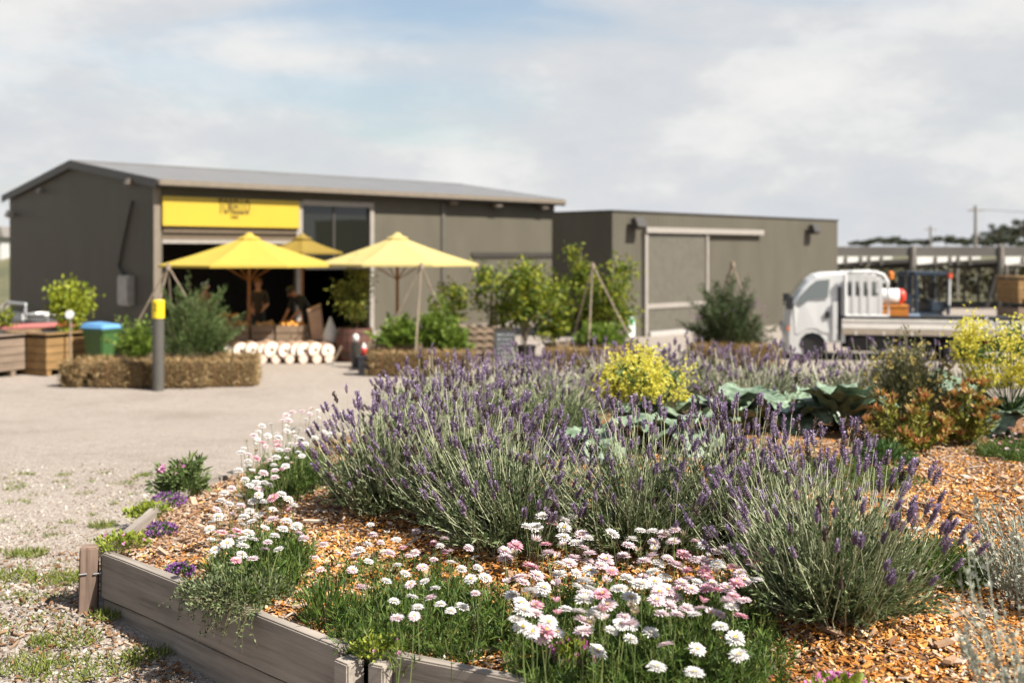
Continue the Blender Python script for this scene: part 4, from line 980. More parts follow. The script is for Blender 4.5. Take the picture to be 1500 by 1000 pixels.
def sapling(px, Y, label, h, cr, cz, mat, n, pot=True, Lf=.11, Wf=.03, name='citrus_tree', cat='tree', grp='potted citrus trees', stake=True, ch=None):
    t = thing(name, label, cat, on(px, Y), rnd.random() * 6, grp); ch = ch or (h - cz)
    pz = .35 if pot else 0
    MB().tube([(0, 0, pz * .8), (.02, .01, (pz + cz) / 2), (0, .02, cz + ch * .6)], [.028, .024, .012], 7).build('trunk', M_bark, t)
    ncl = 16; ctr = rdir(ncl) * np.array([cr, cr, ch / 2]) * (.45 + .5 * rng.random((ncl, 1))) + [0, 0, cz + ch / 2]
    br = MB()
    for c in ctr[:9]: br.tube([(0, .01, cz + .1 * ch * rnd.random()), tuple(c * [.5, .5, 1]), tuple(c)], [.012, .009, .004], 5)
    br.build('branch', M_bark, t)
    k = n // ncl; P = (np.repeat(ctr, k, 0) + rng.normal(size=(ncl * k, 3)) * cr * .26); D = unit(rdir(ncl * k) + [0, 0, .1])
    np_obj('crown', [(*leaves(P, D, Lf * (.6 + .6 * rng.random(len(P))), Wf, .5, .1), 0)], mat, t)
    if pot: MB().lathe([(.17, 0), (.21, .36), (.225, .36), (.225, .40), (.19, .40), (.185, .34)], 14).build('pot', plain('pot_black', (.03, .028, .026), .5), t, smooth=False)
    if stake: MB().tube([(.07, -.03, pz * .8), (.08, -.05, h * .92)], .016, 6).build('stake', M_stake, t)
    return t
for px, Y, h, cr, cz, n, lab in ((722, 22.6, 2.1, .42, .45, 1100, 'thin citrus tree behind the chalkboard with sparse pale top'), (770, 22.2, 2.4, .60, .35, 2600, 'fullest citrus tree with yellow tinged leaves beside the chalkboard'), (812, 22.8, 2.05, .48, .35, 1500, 'short citrus tree between the fullest one and the dark shed gap'),
                                 (846, 23.2, 2.55, .44, .4, 1600, 'tall slim citrus tree before the dark end of the cool room'), (897, 22.6, 2.35, .55, .35, 2200, 'bushy citrus tree at the cool room corner behind the stick tripod'), (664, 23.4, 1.8, .36, .5, 700, 'small citrus tree by the shed wall next to the pale pallets')):
    sapling(px, Y, lab, h, cr, cz, M_cit, n)
sapling(102, 21.5, 'small bright yellow green tree beside the green bin and wooden bins', 1.72, .42, .75, leafmat('lime_tree_leaf', [(.12, .16, .010), (.24, .28, .018), (.38, .40, .04)], .35), 1500, True, .12, .03, 'lime_tree', grp=None)
sapling(522, 23.0, 'tall feathery yellow green shrub in the dark red barrel', 2.1, .40, .85, leafmat('feathery_leaf', [(.05, .07, .01), (.14, .16, .02), (.30, .29, .05)], .3), 1500, False, .13, .015, 'tall_shrub', 'shrub', None, False)
sapling(5, 22.6, 'green bush at the far end of the yard behind the trailer frame', 1.2, .22, .6, M_cit, 260, True, .11, .03, 'yard_bush', 'bush', None, False)

# ------------------------------------------------------------------ yard things
bar = thing('barrel_planter', 'dark red brown barrel planter under the tall feathery shrub', 'planter', on(520, 23.0))
MB().lathe([(.33, 0), (.40, .25), (.41, .45), (.37, .72), (.34, .72), (.36, .5), (.30, .66)], 18).build('barrel', plain('red_brown', (.10, .035, .022), .6, .2), bar)
for z in (.14, .56): MB().lathe([(.385, z), (.392, z + .05)], 18, cap=False).build('hoop', M_trim, bar)

M_bollard = plain('bollard_grey', (.088, .082, .070), .5, .1); M_byel = plain('sleeve_yellow', (.80, .57, .015), .45, .06)
bo = thing('bollard', 'dark grey round bollard with a yellow sleeve on top in front of the straw bales', 'bollard', on(232, 18.05))
MB().lathe([(.098, -.02), (.098, 1.23)], 20).build('post', M_bollard, bo, smooth=False)
sl = MB().lathe([(.104, 1.235), (.104, 1.53), (.095, 1.545), (.02, 1.55)], 20).build('yellow_sleeve', M_byel, bo)
text('2', .17, .8, -.02, -.106, 1.42, M_ink, sl, .003, name='number')

def wheelie(px, Y, rz, label):
    t = thing('wheelie_bin', label, 'bin', on(px, Y), rz); t.scale = (.82, .82, .92); g = plain('bin_green', (.045, .115, .03), .45, .08); b_ = plain('lid_blue', (.12, .30, .55), .4, .05)
    MB().add([(-.23, -.26, .06), (.23, -.26, .06), (.23, .22, .06), (-.23, .22, .06), (-.29, -.34, .95), (.29, -.34, .95), (.29, .34, .95), (-.29, .34, .95)], [(0, 3, 2, 1), (4, 5, 6, 7), (0, 1, 5, 4), (1, 2, 6, 5), (2, 3, 7, 6), (3, 0, 4, 7)]).build('body', g, t, bevel=.03)
    MB().box(-.31, .31, -.36, .36, .90, .948).build('rim', g, t, bevel=.01)
    MB().add([(-.32, -.38, .955), (.32, -.38, .955), (.32, .38, .955), (-.32, .38, .955), (-.27, -.32, 1.04), (.27, -.32, 1.04), (.27, .33, 1.08), (-.27, .33, 1.08)], [(0, 3, 2, 1), (4, 5, 6, 7), (0, 1, 5, 4), (1, 2, 6, 5), (2, 3, 7, 6), (3, 0, 4, 7)]).build('lid', b_, t, bevel=.02)
    for x in (-.27, .27): 
        wv = MB().lathe([(.10, -.025), (.10, .025)], 14, M=Matrix.Translation((x, .26, .10)) @ Matrix.Rotation(PI / 2, 4, 'Y')); wv.build('wheel', M_trim, t)
    MB().tube([(-.25, .38, 1.0), (-.25, .43, 1.0), (.25, .43, 1.0), (.25, .38, 1.0)], .015, 6).build('handle', g, t)
wheelie(149, 20.6, SA + .32, 'green wheelie bin with a light blue lid against the dark gable wall')

M_bin = woodmat('bin_wood', (.31, .185, .075), .65, 0, .75, .3); M_bin2 = woodmat('bin_wood_old', (.25, .185, .135), .6, 0, .8, .3)
def fruit_bin(pos, rz, label, mat, w=1.16, d=1.16, h=.62, lid=True, liner=False):
    t = thing('wooden_bin', label, 'wooden bin', pos, rz, 'big wooden fruit bins'); M_ = mat
    nb = 4; bh = (h - .02) / nb
    for nm, ax in (('side_panel', 0), ('end_panel', 1)):
        for sgn in (0, 1):
            m = MB()
            for k in range(nb):
                z0, z1 = .12 + k * bh, .12 + (k + 1) * bh - .012
                if ax == 0: y = -d / 2 if not sgn else d / 2 - .02; m.box(-w / 2, w / 2, y, y + .02, z0, z1)
                else: x = -w / 2 if not sgn else w / 2 - .02; m.box(x, x + .02, -d / 2 + .022, d / 2 - .022, z0, z1)
            m.build(nm, M_, t)
    for x in (-w / 2 + .03, w / 2 - .11):
        for y in (-d / 2 + .022, d / 2 - .1): MB().box(x, x + .08, y, y + .078, .11, h + .11).build('corner_post', M_, t)
    for x in (-w / 2 + .02, -.05, w / 2 - .12): MB().box(x, x + .10, -d / 2 + .01, d / 2 - .01, 0, .10).build('runner', M_, t)
    MB().box(-w / 2 + .025, w / 2 - .025, -d / 2 + .025, d / 2 - .025, .102, h + .02).build('liner', M_trim, t)
    if lid:
        m = MB(); z = h + .155
        m.box(-w / 2 - .04, w / 2 + .04, -d / 2 - .04, -d / 2 + .07, z, z + .035).box(-w / 2 - .04, w / 2 + .04, d / 2 - .07, d / 2 + .04, z, z + .035).box(-w / 2 - .04, -w / 2 + .07, -d / 2 + .073, d / 2 - .073, z, z + .035).box(w / 2 - .07, w / 2 + .04, -d / 2 + .073, d / 2 - .073, z, z + .035)
        m.build('top_frame', M_, t)
        MB().box(-w / 2 + .0, w / 2 - .0, -d / 2 + .0, d / 2 - .0, h + .125, z - .003).build('lid_gap', M_trim, t)
    return t
fruit_bin(on(76, 20.9), SA + .30, 'honey coloured wooden bin with a framed top at the end of the straw bales', M_bin)
fruit_bin(on(-10, 20.4), SA + .33, 'weathered grey wooden bin beside the honey coloured bin, cut by the frame', M_bin2)
fruit_bin(on(40, 23.1), SA, 'wooden bin standing behind under a red cover', M_bin2, 1.5, 1.2, .60, False)
rc = thing('red_cover', 'faded red sheet lying on the bin behind the honey coloured one', 'cover', on(44, 23.1) + Vector((0, 0, .735)), SA)
MB().box(-.78, .78, -.62, .62, 0, .035).build('sheet', plain('faded_red', (.42, .13, .11), .7, .2), rc, bevel=.02); MB().box(-.8, .8, -.64, .64, -.02, -.003).build('edge_board', M_bin2, rc)
tg = thing('tag_stake', 'round white tag on a stake by the small bright tree', 'plant tag', on(103, 20.4))
MB().tube([(0, 0, 0), (0, 0, 1.1)], .02, 6).build('stake', M_stake, tg); MB().lathe([(.085, -.01), (.085, .01)], 18, M=Matrix.Translation((0, -.03, 1.16)) @ Matrix.Rotation(PI / 2, 4, 'X')).build('disc', plain('tag_white', (.8, .8, .78), .5), tg)
cn = thing('traffic_cone', 'small orange and white traffic cone on the red covered bin beside the bright tree', 'traffic cone', on(91, 22.7) + Vector((0, 0, .79)))
MB().box(-.09, .09, -.09, .09, 0, .02).build('foot', plain('cone_orange', (.70, .16, .03), .5), cn); MB().lathe([(.075, .022), (.05, .14)], 12).lathe([(.03, .225), (.015, .30)], 12).build('cone', plain('cone_orange2', (.70, .16, .03), .5), cn); MB().lathe([(.05, .142), (.03, .223)], 12).build('band', M_alu, cn)
# trailer with tube frames at the picture edge
M_tube = plain('tube_steel', (.55, .54, .52), .35, .1, metal=.6); M_white = plain('white_paint', (.72, .72, .70), .35, .03, 3, spec=.5)
tr = thing('utility_trailer', 'utility trailer with a silver tube hoop parked by the gable wall behind the bins', 'trailer', on(8, 25.2), SA)
MB().box(-1.2, 1.2, -.7, .7, .45, .50).box(-1.2, 1.2, -.72, -.69, .5, .75).box(-1.2, 1.2, .69, .72, .5, .75).build('deck', M_trim, tr)
MB().tube([(.2, -.72, .5), (.2, -.72, 1.0), (.25, -.6, 1.14), (.25, .6, 1.14), (.2, .72, 1.0), (.2, .72, .5)], .035, 8).tube([(.22, -.7, .92), (.22, .7, .92)], .02, 6).build('hoop', M_tube, tr)
MB().box(.26, .29, -.35, .45, .74, .92).build('white_panel', M_white, tr)
for y in (-.8, .8): MB().lathe([(.12, -.09), (.30, -.08), (.31, 0), (.30, .08), (.12, .09)], 18, M=Matrix.Translation((0, y, .31)) @ Matrix.Rotation(PI / 2, 4, 'X')).build('wheel', M_trim, tr)
tb = thing('water_tub', 'dark round tub with a silver rim next to the trailer hoop', 'tub', on(68, 25.0))
MB().lathe([(.40, 0), (.46, .55), (.47, .78), (.44, .78), (.42, .6)], 20).build('tub', plain('tub_dark', (.10, .10, .10), .35), tb); MB().tube([(.47 * math.cos(a * .3142), .47 * math.sin(a * .3142), .90) for a in range(21)], .025, 6).build('rim', M_tube, tb)
for a in (.4, 2.0, 3.6, 5.2): MB().tube([(.46 * math.cos(a), .46 * math.sin(a), .6), (.47 * math.cos(a), .47 * math.sin(a), .9)], .018, 6).build('strut', M_tube, tb)

# shop front goods: round logs, crates, sacks
M_end = plain('log_end', (.84, .74, .62), .85, .1, 4); M_heart = plain('log_heart', (.12, .075, .045), .9); M_bark2 = plain('pale_bark', (.40, .25, .17), .85, .25, 9)
def log(px, py, Y, r, label):
    p = W(px, py, Y); t = thing('round_log', label, 'log', p, .42, 'round logs lined up below the crates')
    Mx = Matrix.Rotation(PI / 2, 4, 'X')
    MB().lathe([(r * .97, -.02), (r, 0), (r * 1.0, .5)][::-1] and [(r, -.5), (r, 0), (r * .96, .03)], 18, M=Mx).build('bark', M_bark2, t); MB().lathe([(r * .93, .031), (r * .9, .037)], 18, M=Mx).build('cut_face', M_end, t); MB().lathe([(r * .25, .038), (r * .2, .042)], 8, M=Mx).build('heart', M_heart, t)
LN = ['first', 'second', 'third', 'fourth', 'fifth', 'sixth', 'seventh', 'eighth', 'ninth', 'tenth', 'eleventh']
for k, px in enumerate((333, 353, 370, 387, 398, 418, 435, 446, 462, 480)):
    log(px, 512 + (3 if k in (0,) else (k % 2) * 1.2), 22.6 + .004 * k, .15 + .014 * ((k * 5) % 3), LN[k] + ' pale log end with a dark heart, counting along the row from the bollard side')
for k, px in enumerate((344, 364, 384, 404, 424, 444, 464, 482)):
    p = on(px, 22.55 + .03 * (k % 2)); t = thing('round_log', LN[k] + ' pinkish half hidden log in the bottom row, counting from the bollard side', 'log', p + Vector((0, 0, .09)), .42, 'round logs lined up below the crates')
    Mx = Matrix.Rotation(PI / 2, 4, 'X'); MB().lathe([(.11, -.4), (.11, 0), (.10, .03)], 14, M=Mx).build('bark', M_bark2, t); MB().lathe([(.095, .031), (.09, .035)], 14, M=Mx).build('cut_face', plain('pink_end', (.74, .56, .45), .9), t)
def crate(pos, w, d, h, label, rz=0., fill=None, mat=None):
    t = thing('wooden_crate', label, 'crate', pos, rz, 'produce crates in front of the shop'); mt = mat or M_bin2
    for k in range(2):
        z0, z1 = .01 + k * h / 2, (k + 1) * h / 2 - .01
        for y in (-d / 2, d / 2 - .02): MB().box(-w / 2, w / 2, y, y + .02, z0, z1).build('slat', mt, t)
        for x in (-w / 2, w / 2 - .02): MB().box(x, x + .02, -d / 2 + .022, d / 2 - .022, z0, z1).build('slat', mt, t)
    MB().box(-w / 2 + .021, w / 2 - .021, -d / 2 + .021, d / 2 - .021, 0, .03).build('floor_board', mt, t)
    if fill:
        m = MB()
        for _ in range(26):
            x, y = rnd.uniform(-w / 2 + .08, w / 2 - .08), rnd.uniform(-d / 2 + .08, d / 2 - .08); r = rnd.uniform(.04, .06)
            m.lathe([(0.004, -r), (r * .7, -r * .7), (r, 0), (r * .7, r * .7), (.004, r)], 8, M=Matrix.Translation((x, y, h - .01 + rnd.uniform(-.02, .05))))
        m.build('produce', fill, t, smooth=True)['kind'] = 'stuff'
tbm = thing('display_bench', 'low timber bench holding the produce crates behind the round logs', 'bench', on(405, 23.6))
MB().box(-1.25, 1.25, -.45, .45, .36, .42).build('top', M_bin2, tbm)
for x in (-1.15, 1.15):
    for y in (-.4, .34): MB().box(x - .04, x + .04, y, y + .07, 0, .357).build('leg', M_bin2, tbm)
M_or = plain('orange_fruit', (.62, .26, .03), .5, .2); M_pot = plain('potato', (.40, .24, .11), .8, .3)
bz_ = on(0, 23.5).z + .425
for px, dx, lab, fl, mt in ((347, .62, 'pale crate at the rosemary end of the bench', M_pot, M_board), (388, .5, 'shaded crate in the middle of the bench beside the parasol pole', M_pot, M_bin2), (428, .62, 'crate of orange produce on the bench before the tan sack', M_or, M_board)):
    p = on(px, 23.45); p.z = bz_; crate(p, dx, .5, .34, lab, .05, fl, mt)
p = on(352, 25.2); p.z = YARD + .6; st = thing('display_table', 'shadowed table of boxes just inside the shop opening', 'table', on(352, 25.4)); MB().box(-.9, .9, -.35, .35, .55, .6).build('top', M_bin2, st)
for x in (-.8, .8): MB().box(x - .04, x + .04, -.3, .3, 0, .547).build('leg', M_bin2, st)
crate(on(335, 25.3) + Vector((0, 0, .603)), .6, .4, .22, 'low crate on the shadowed table inside the opening', 0, M_or); crate(on(372, 25.3) + Vector((0, 0, .603)), .4, .4, .25, 'small crate on the shadowed table near the standing person', .2, M_or)
M_paper = plain('kraft_paper', (.48, .31, .20), .85, .12, 6); M_cloth = plain('white_cloth', (.66, .64, .60), .8, .05)
sk = thing('paper_sack', 'tall tan paper sack leaning beside the produce crates', 'sack', on(466, 23.3) + Vector((0, 0, .425)), .3)
MB().add([(-.14, -.09, 0), (.14, -.09, 0), (.14, .09, 0), (-.14, .09, 0), (-.24, -.10, .62), (.05, -.11, .74), (.07, .09, .76), (-.22, .09, .64)], [(0, 3, 2, 1), (4, 5, 6, 7), (0, 1, 5, 4), (1, 2, 6, 5), (2, 3, 7, 6), (3, 0, 4, 7)]).build('sack_body', M_paper, sk, bevel=.03)
MB().add([(-.235, -.10, .63), (.045, -.11, .75), (.065, .09, .77), (-.215, .09, .65), (-.25, -.11, .66), (.045, -.12, .79), (.07, .10, .81), (-.23, .10, .68)], [(4, 5, 6, 7), (0, 1, 5, 4), (1, 2, 6, 5), (2, 3, 7, 6), (3, 0, 4, 7)]).build('folded_top', M_paper, sk)
crate(on(464, 23.3) + Vector((0, 0, 0)), .5, .45, .42, 'upturned crate under the tan paper sack', .1, None, M_board)
wb = thing('white_bag', 'white cloth bag pointed at the top beside the tan paper sack', 'bag', on(484, 23.2) + Vector((0, 0, .0)))
MB().box(-.2, .2, -.18, .18, 0, .36).build('bag_stand', M_bin2, wb); MB().lathe([(.10, .36), (.18, .42), (.17, .56), (.10, .74), (.035, .90), (.02, .95)], 12).build('bag_body', M_cloth, wb, smooth=True)
bk = thing('black_crate', 'black plastic crate on the gravel before the dark red barrel', 'crate', on(537, 20.3), .1)
MB().add([(-.15, -.13, 0), (.15, -.13, 0), (.15, .13, 0), (-.15, .13, 0), (-.17, -.15, .38), (.17, -.15, .38), (.17, .15, .38), (-.17, .15, .38)], [(0, 3, 2, 1), (4, 5, 6, 7), (0, 1, 5, 4), (1, 2, 6, 5), (2, 3, 7, 6), (3, 0, 4, 7)]).build('tub', plain('black_plastic', (.022, .024, .03), .4), bk, bevel=.01)
MB().box(-.185, .185, -.165, .165, .34, .385).build('rim', plain('black_plastic2', (.03, .032, .04), .4), bk, bevel=.008)
rbt = thing('red_bottle', 'small red and white bottle standing on the black crate', 'bottle', on(533, 20.3) + Vector((0, 0, .385)))
MB().lathe([(.05, 0), (.055, .12), (.05, .14)], 12).build('bottle_body', plain('bottle_red', (.65, .06, .04), .4), rbt, smooth=True); MB().lathe([(.048, .142), (.035, .19), (.022, .21), (.022, .24)], 12).build('cap', M_white, rbt)
wp = thing('white_flower_pot', 'white pot plant ball at the foot of the barrel', 'pot', on(521, 21.6)); MB().lathe([(.08, 0), (.10, .3), (.11, .5), (.09, .5)], 12).build('pot', M_trim, wp); MB().lathe([(.03, .51), (.06, .55), (.07, .61), (.05, .67), (.01, .69)], 12).build('white_bloom', M_cloth, wp, smooth=True)
sc = thing('garden_scoop', 'small pale scoop leaning at the end of the logs', 'scoop', on(493, 22.2)); MB().tube([(-.08, 0, .05), (.10, 0, .38)], .03, 8).build('handle', M_board, sc); MB().box(-.16, -.04, -.06, .06, 0, .06).build('blade', M_tube, sc)

# pallets and chalkboard
for k in range(6):
    t = thing('stacked_pallet', ('bottom', 'second lowest', 'third lowest', 'third highest', 'second highest', 'topmost')[k] + ' pale timber pallet of the stack beside the chalkboard', 'pallet', on(699, 22.0) + Vector((0, 0, .145 * k)), .12 + .02 * k, 'pale pallets beside the chalkboard')
    for y in (-.38, 0, .3): MB().box(-.36, .36, y, y + .08, 0, .09).build('bearer', M_board, t)
    for x in (-.36, -.16, .05, .26): MB().box(x, x + .11, -.4, .4, .093, .115).build('deck_board', M_board, t)
crate(on(686, 21.8) + Vector((0, 0, 0)), .35, .4, .55, 'tall dark crate standing at the front of the pallet stack', .1, None, M_bin2)
cb = thing('chalkboard_sign', 'black chalkboard A-frame sign with lines of white writing by the citrus trees', 'sign', on(739, 21.2), .18)
M_bd = plain('blackboard', (.022, .026, .030), .7, .15); M_ch = plain('chalk', (.5, .5, .5), .9)
for sgn in (1, -1):
    a = .20; b = MB().box(-.19, .19, -.012, .012, .08, .80).build('board', M_bd, cb); b.location = (0, -sgn * .16, 0); b.rotation_euler = (-sgn * a, 0, 0)
    MB().box(-.21, -.192, -.018, .018, 0, .84).box(.192, .21, -.018, .018, 0, .84).box(-.19, .19, -.018, .018, .803, .84).build('frame', M_trim, b)
    if sgn > 0:
        m = MB()
        for k in range(7):                                   # illegible chalk scrawl, as short strokes
            x = -.15
            while x < .13:
                l = rnd.uniform(.02, .06); m.box(x, x + l, -.016, -.013, .72 - k * .09, .72 - k * .09 + rnd.uniform(.008, .018)); x += l + rnd.uniform(.012, .03)
        m.build('chalk_writing', M_ch, b)

# ------------------------------------------------------------------ white tray truck
TA = R(-12.5); TO = Vector(((1150 - CX) / F * 23.35, 23.35, YARD))
tk = thing('tray_truck', 'white cab forward tray truck with a ribbed headboard parked by the cool room', 'truck', TO, TA)
kx = 66.0
def TX(px): return (px - 1150) / 68.6
def TZ(py): return (525.5 - py) / kx
M_tw = plain('truck_white', (.70, .70, .685), .3, .03, 2, spec=.6); M_blk = plain('black_rubber', (.018, .018, .018), .6); M_tg = glassmat(); M_tg.name = 'truck_glass'
M_tg.node_tree.nodes['Principled BSDF'].inputs['Base Color'].default_value = (.13, .145, .14, 1)
prof = [(1148, 517), (1147, 492), (1149, 470), (1152, 452), (1158, 442), (1170, 424), (1182, 410), (1192, 403), (1206, 399.5), (1232, 398.5), (1237, 399), (1237, 500), (1212, 500), (1206, 494), (1200, 488), (1190, 485.5), (1180, 488), (1173, 495), (1170, 505), (1168, 517)]
pr = [(TX(a), TZ(b)) for a, b in prof]; Wt = 1.70
cab = MB(); n = len(pr)
def sect(y, k, dz=0): return [(x + (k * .10 if i < 8 else 0), y, z - (k * .05 if 5 <= i <= 10 else 0)) for i, (x, z) in enumerate(pr)]
S_ = [sect(.05, .9), sect(0.0, .35), sect(-.0, .0)] if False else None
secs = [(.0, 1.0, .10), (.03, .55, .04), (.16, .15, .0), (Wt / 2, 0, 0), (Wt - .16, .15, .0), (Wt - .03, .55, .04), (Wt, 1.0, .10)]
vs = []
for y, k, _ in secs:
    for i, (x, z) in enumerate(pr):
        tz = max(0, (z - 1.15)) ; yy = y + (tz * .10 if y < Wt / 2 - .1 else -tz * .10 if y > Wt / 2 + .1 else 0)
        fx_ = k * .13 if i < 9 or i > 18 else 0
        vs.append((x + fx_ * (1 if i < 7 or i > 18 else .4), yy, z - (k * .04 if 6 <= i <= 10 else 0)))
fs = []
for s_ in range(len(secs) - 1):
    for i in range(n): fs.append((s_ * n + i, s_ * n + (i + 1) % n, (s_ + 1) * n + (i + 1) % n, (s_ + 1) * n + i))
fs += [tuple(range(n - 1, -1, -1)), tuple((len(secs) - 1) * n + i for i in range(n))]
cab.add(vs, fs); co = cab.build('cab', M_tw, tk)
def side_panel(name, poly, mat, parent, y=-.004, th=.02, tum=True):
    vs = []
    for dy in (0, th):
        for px, py in poly:
            x, z = TX(px), TZ(py); vs.append((x, y + dy + (max(0, z - 1.15) * .10 if tum else 0), z))
    k = len(poly); return MB().add(vs, [tuple(range(k)), tuple(range(2 * k - 1, k - 1, -1))] + [(i, (i + 1) % k, k + (i + 1) % k, k + i) for i in range(k)]).build(name, mat, parent)
dr_ = side_panel('door', [(1163, 449), (1172, 432), (1186, 416), (1196, 407.5), (1217, 406), (1217, 486), (1205, 486), (1196, 480), (1184, 480), (1170, 488), (1165, 488)], M_tw, tk, -.008, .012)
side_panel('side_window', [(1165.5, 446), (1173, 432), (1187, 417.5), (1196, 411), (1215, 409), (1212.5, 435.5), (1186, 438), (1174, 446.5)], M_tg, dr_, -.014, .008)
side_panel('handle', [(1207, 457), (1210, 455), (1215, 456), (1215, 464), (1208, 466)], M_blk, dr_, -.02, .014)
side_panel('indicator', [(1152.5, 478), (1157, 478), (1157, 483), (1152.5, 483)], plain('amber', (.75, .22, .05), .3), tk, -.012, .03)
fw = MB().add([(TX(1151) + .04, .16, TZ(449)), (TX(1151) + .04, Wt - .16, TZ(449)), (TX(1181), Wt - .24, TZ(412.5)), (TX(1181), .24, TZ(412.5)), (TX(1151) + .0, .16, TZ(449) + .03), (TX(1151) + .0, Wt - .16, TZ(449) + .03), (TX(1181) - .05, Wt - .24, TZ(412.5) + .03), (TX(1181) - .05, .24, TZ(412.5) + .03)],
              [(0, 1, 2, 3), (4, 7, 6, 5), (0, 4, 5, 1), (1, 5, 6, 2), (2, 6, 7, 3), (3, 7, 4, 0)]).build('windscreen', M_tg, tk)
MB().box(-.05, .08, .1, Wt - .1, TZ(516), TZ(503)).build('bumper', plain('bumper_grey', (.5, .5, .5), .5), tk, bevel=.02)
for y in (.14, Wt - .40): MB().box(-.075, -.02, y, y + .26, TZ(488), TZ(475)).build('headlight', plain('lamp_glass', (.6, .62, .62), .15), tk, bevel=.015)
MB().box(-.075, -.045, .46, Wt - .46, TZ(487), TZ(477)).build('grille', M_blk, tk)
for y in (-.17, Wt + .03): MB().box(TX(1151), TX(1161), y, y + .14, TZ(452), TZ(434)).tube([(TX(1158), y + .07, TZ(445)), (TX(1165), .05 if y < 0 else Wt - .05, TZ(446))], .015, 6).build('mirror', M_blk, tk, bevel=.01)
# rear quarter of the cab behind the ribbed guard, then the hoop
gd = thing('x', None, None) if False else None
rq = MB().prism([(TX(1240), TZ(470)), (TX(1284), TZ(470)), (TX(1284), TZ(403)), (TX(1240), TZ(401))], .10, Wt - .10).build('rear_cab', M_tw, tk)
for px in (1242, 1251, 1263, 1276): 
    side_panel('rear_window', [(px, 412), (px + 6, 412), (px + 6, 431), (px, 431)], M_tg, rq, .088, .01, False)
gv = MB()
gv.tube([(TX(1237), -.02, TZ(461)), (TX(1237), -.02, TZ(402)), (TX(1246), -.02, TZ(398.5)), (TX(1280), -.02, TZ(398.5)), (TX(1291), -.02, TZ(402)), (TX(1297), -.02, TZ(412)), (TX(1298.5), -.02, TZ(461)), (TX(1237), -.02, TZ(461))], .04, 8)
for px in (1249, 1260.5, 1272): gv.box(TX(px) - .035, TX(px) + .035, -.05, -.005, TZ(461), TZ(399))
gv.box(TX(1237), TX(1284), -.04, .0, TZ(462), TZ(433)); gv.box(TX(1284.5), TX(1290), -.045, -.005, TZ(461), TZ(400))
gv.build('headboard_guard', M_tw, tk)
MB().tube([(TX(1240), Wt + .02, TZ(461)), (TX(1240), Wt + .02, TZ(400)), (TX(1285), Wt + .02, TZ(399)), (TX(1298), Wt + .02, TZ(412)), (TX(1298), Wt + .02, TZ(461))], .04, 8).tube([(TX(1298), -.02, TZ(413)), (TX(1298), Wt + .02, TZ(413))], .03, 8).build('headboard_guard', M_tw, tk)
MB().box(TX(1232), TX(1500), .0, Wt, TZ(470), TZ(465)).build('tray_floor', M_blk, tk)
M_tray = plain('tray_cream', (.76, .72, .66), .45, .08, 4); M_trayd = plain('tray_tan', (.40, .33, .25), .5, .1, 4)
def tray_side(x0, x1, y):
    o = MB().box(TX(x0), TX(x1), y, y + .03, TZ(488), TZ(465.5)).build('tray_side', M_tray, tk, bevel=.006)
    for py0, py1 in ((468.5, 466), (478.5, 477)): MB().box(TX(x0) + .02, TX(x1) - .02, y - .012, y - .002, TZ(py0), TZ(py1)).build('rail', M_tray, o)
    MB().box(TX(x0) + .01, TX(x1) - .01, y - .01, y - .002, TZ(487), TZ(480)).build('lower_strip', M_trayd, o)
    for k in range(5): xx = TX(x0) + (TX(x1) - TX(x0)) * (k + .5) / 5; MB().box(xx - .02, xx + .02, y - .018, y - .012, TZ(488), TZ(483)).build('hinge', M_tray, o)
for y in (-.06, Wt + .03): tray_side(1232, 1430, y); tray_side(1436, 1498, y)
MB().box(TX(1231), TX(1498), -.055, -.03, TZ(465), TZ(460.5)).build('tray_liner', M_blk, tk)
MB().box(TX(1431), TX(1435), -.07, -.01, TZ(491), TZ(461)).build('tray_post', M_tray, tk); MB().box(TX(1499), TX(1501), -.03, Wt + .03, TZ(489), TZ(465)).build('tailgate', M_tray, tk)
MB().box(TX(1236), TX(1495), .35, .47, TZ(496), TZ(489)).box(TX(1236), TX(1495), Wt - .47, Wt - .35, TZ(496), TZ(489)).build('chassis', M_blk, tk)
MB().box(TX(1242), TX(1300), .06, .5, TZ(512), TZ(491)).build('under_tray_box', M_blk, tk, bevel=.02)
MB().tube([(TX(1312), .3, TZ(503)), (TX(1362), .3, TZ(503))], .16, 14).build('fuel_tank', M_blk, tk)
MB().box(TX(1418), TX(1424), .05, .40, TZ(518), TZ(489)).box(TX(1418), TX(1424), Wt - .40, Wt - .05, TZ(518), TZ(489)).box(TX(1438), TX(1490), .2, Wt - .2, TZ(508), TZ(489)).build('mud_flap', M_blk, tk)
MB().box(TX(1240), TX(1425), Wt - .16, Wt - .1, TZ(515), TZ(489)).build('underside_backing', M_blk, tk)  # black sheet added on the far side to darken the space beneath
MB().box(TX(1219), TX(1226), -.03, .0, TZ(497), TZ(441)).build('mud_guard', M_tw, tk)
MB().box(TX(1227), TX(1231), .0, Wt, TZ(497), TZ(420)).build('cab_gap', M_blk, tk)
for px in (1189, 1395):
    for y in (.13, Wt - .13):
        wv = MB().lathe([(.14, -.09), (.27, -.10), (.30, -.06), (.305, 0), (.30, .06), (.27, .10), (.14, .09)], 22, M=Matrix.Translation((TX(px), y, .305)) @ Matrix.Rotation(PI / 2, 4, 'X')).build('wheel', M_blk, tk, smooth=True)
        MB().lathe([(.14, -.07), (.15, -.04), (.15, .04), (.14, .07)], 14, M=Matrix.Translation((TX(px), y, .305)) @ Matrix.Rotation(PI / 2, 4, 'X')).build('rim', M_tube, wv)
side_panel('tail_lamp', [(1432, 491), (1437, 491), (1437, 497), (1432, 497)], plain('lamp_red', (.6, .03, .03), .3), tk, -.03, .03, False)
def on_tray(px, y): 
    return TO + Matrix.Rotation(TA, 3, 'Z') @ Vector((TX(px), y, TZ(465) + .003))
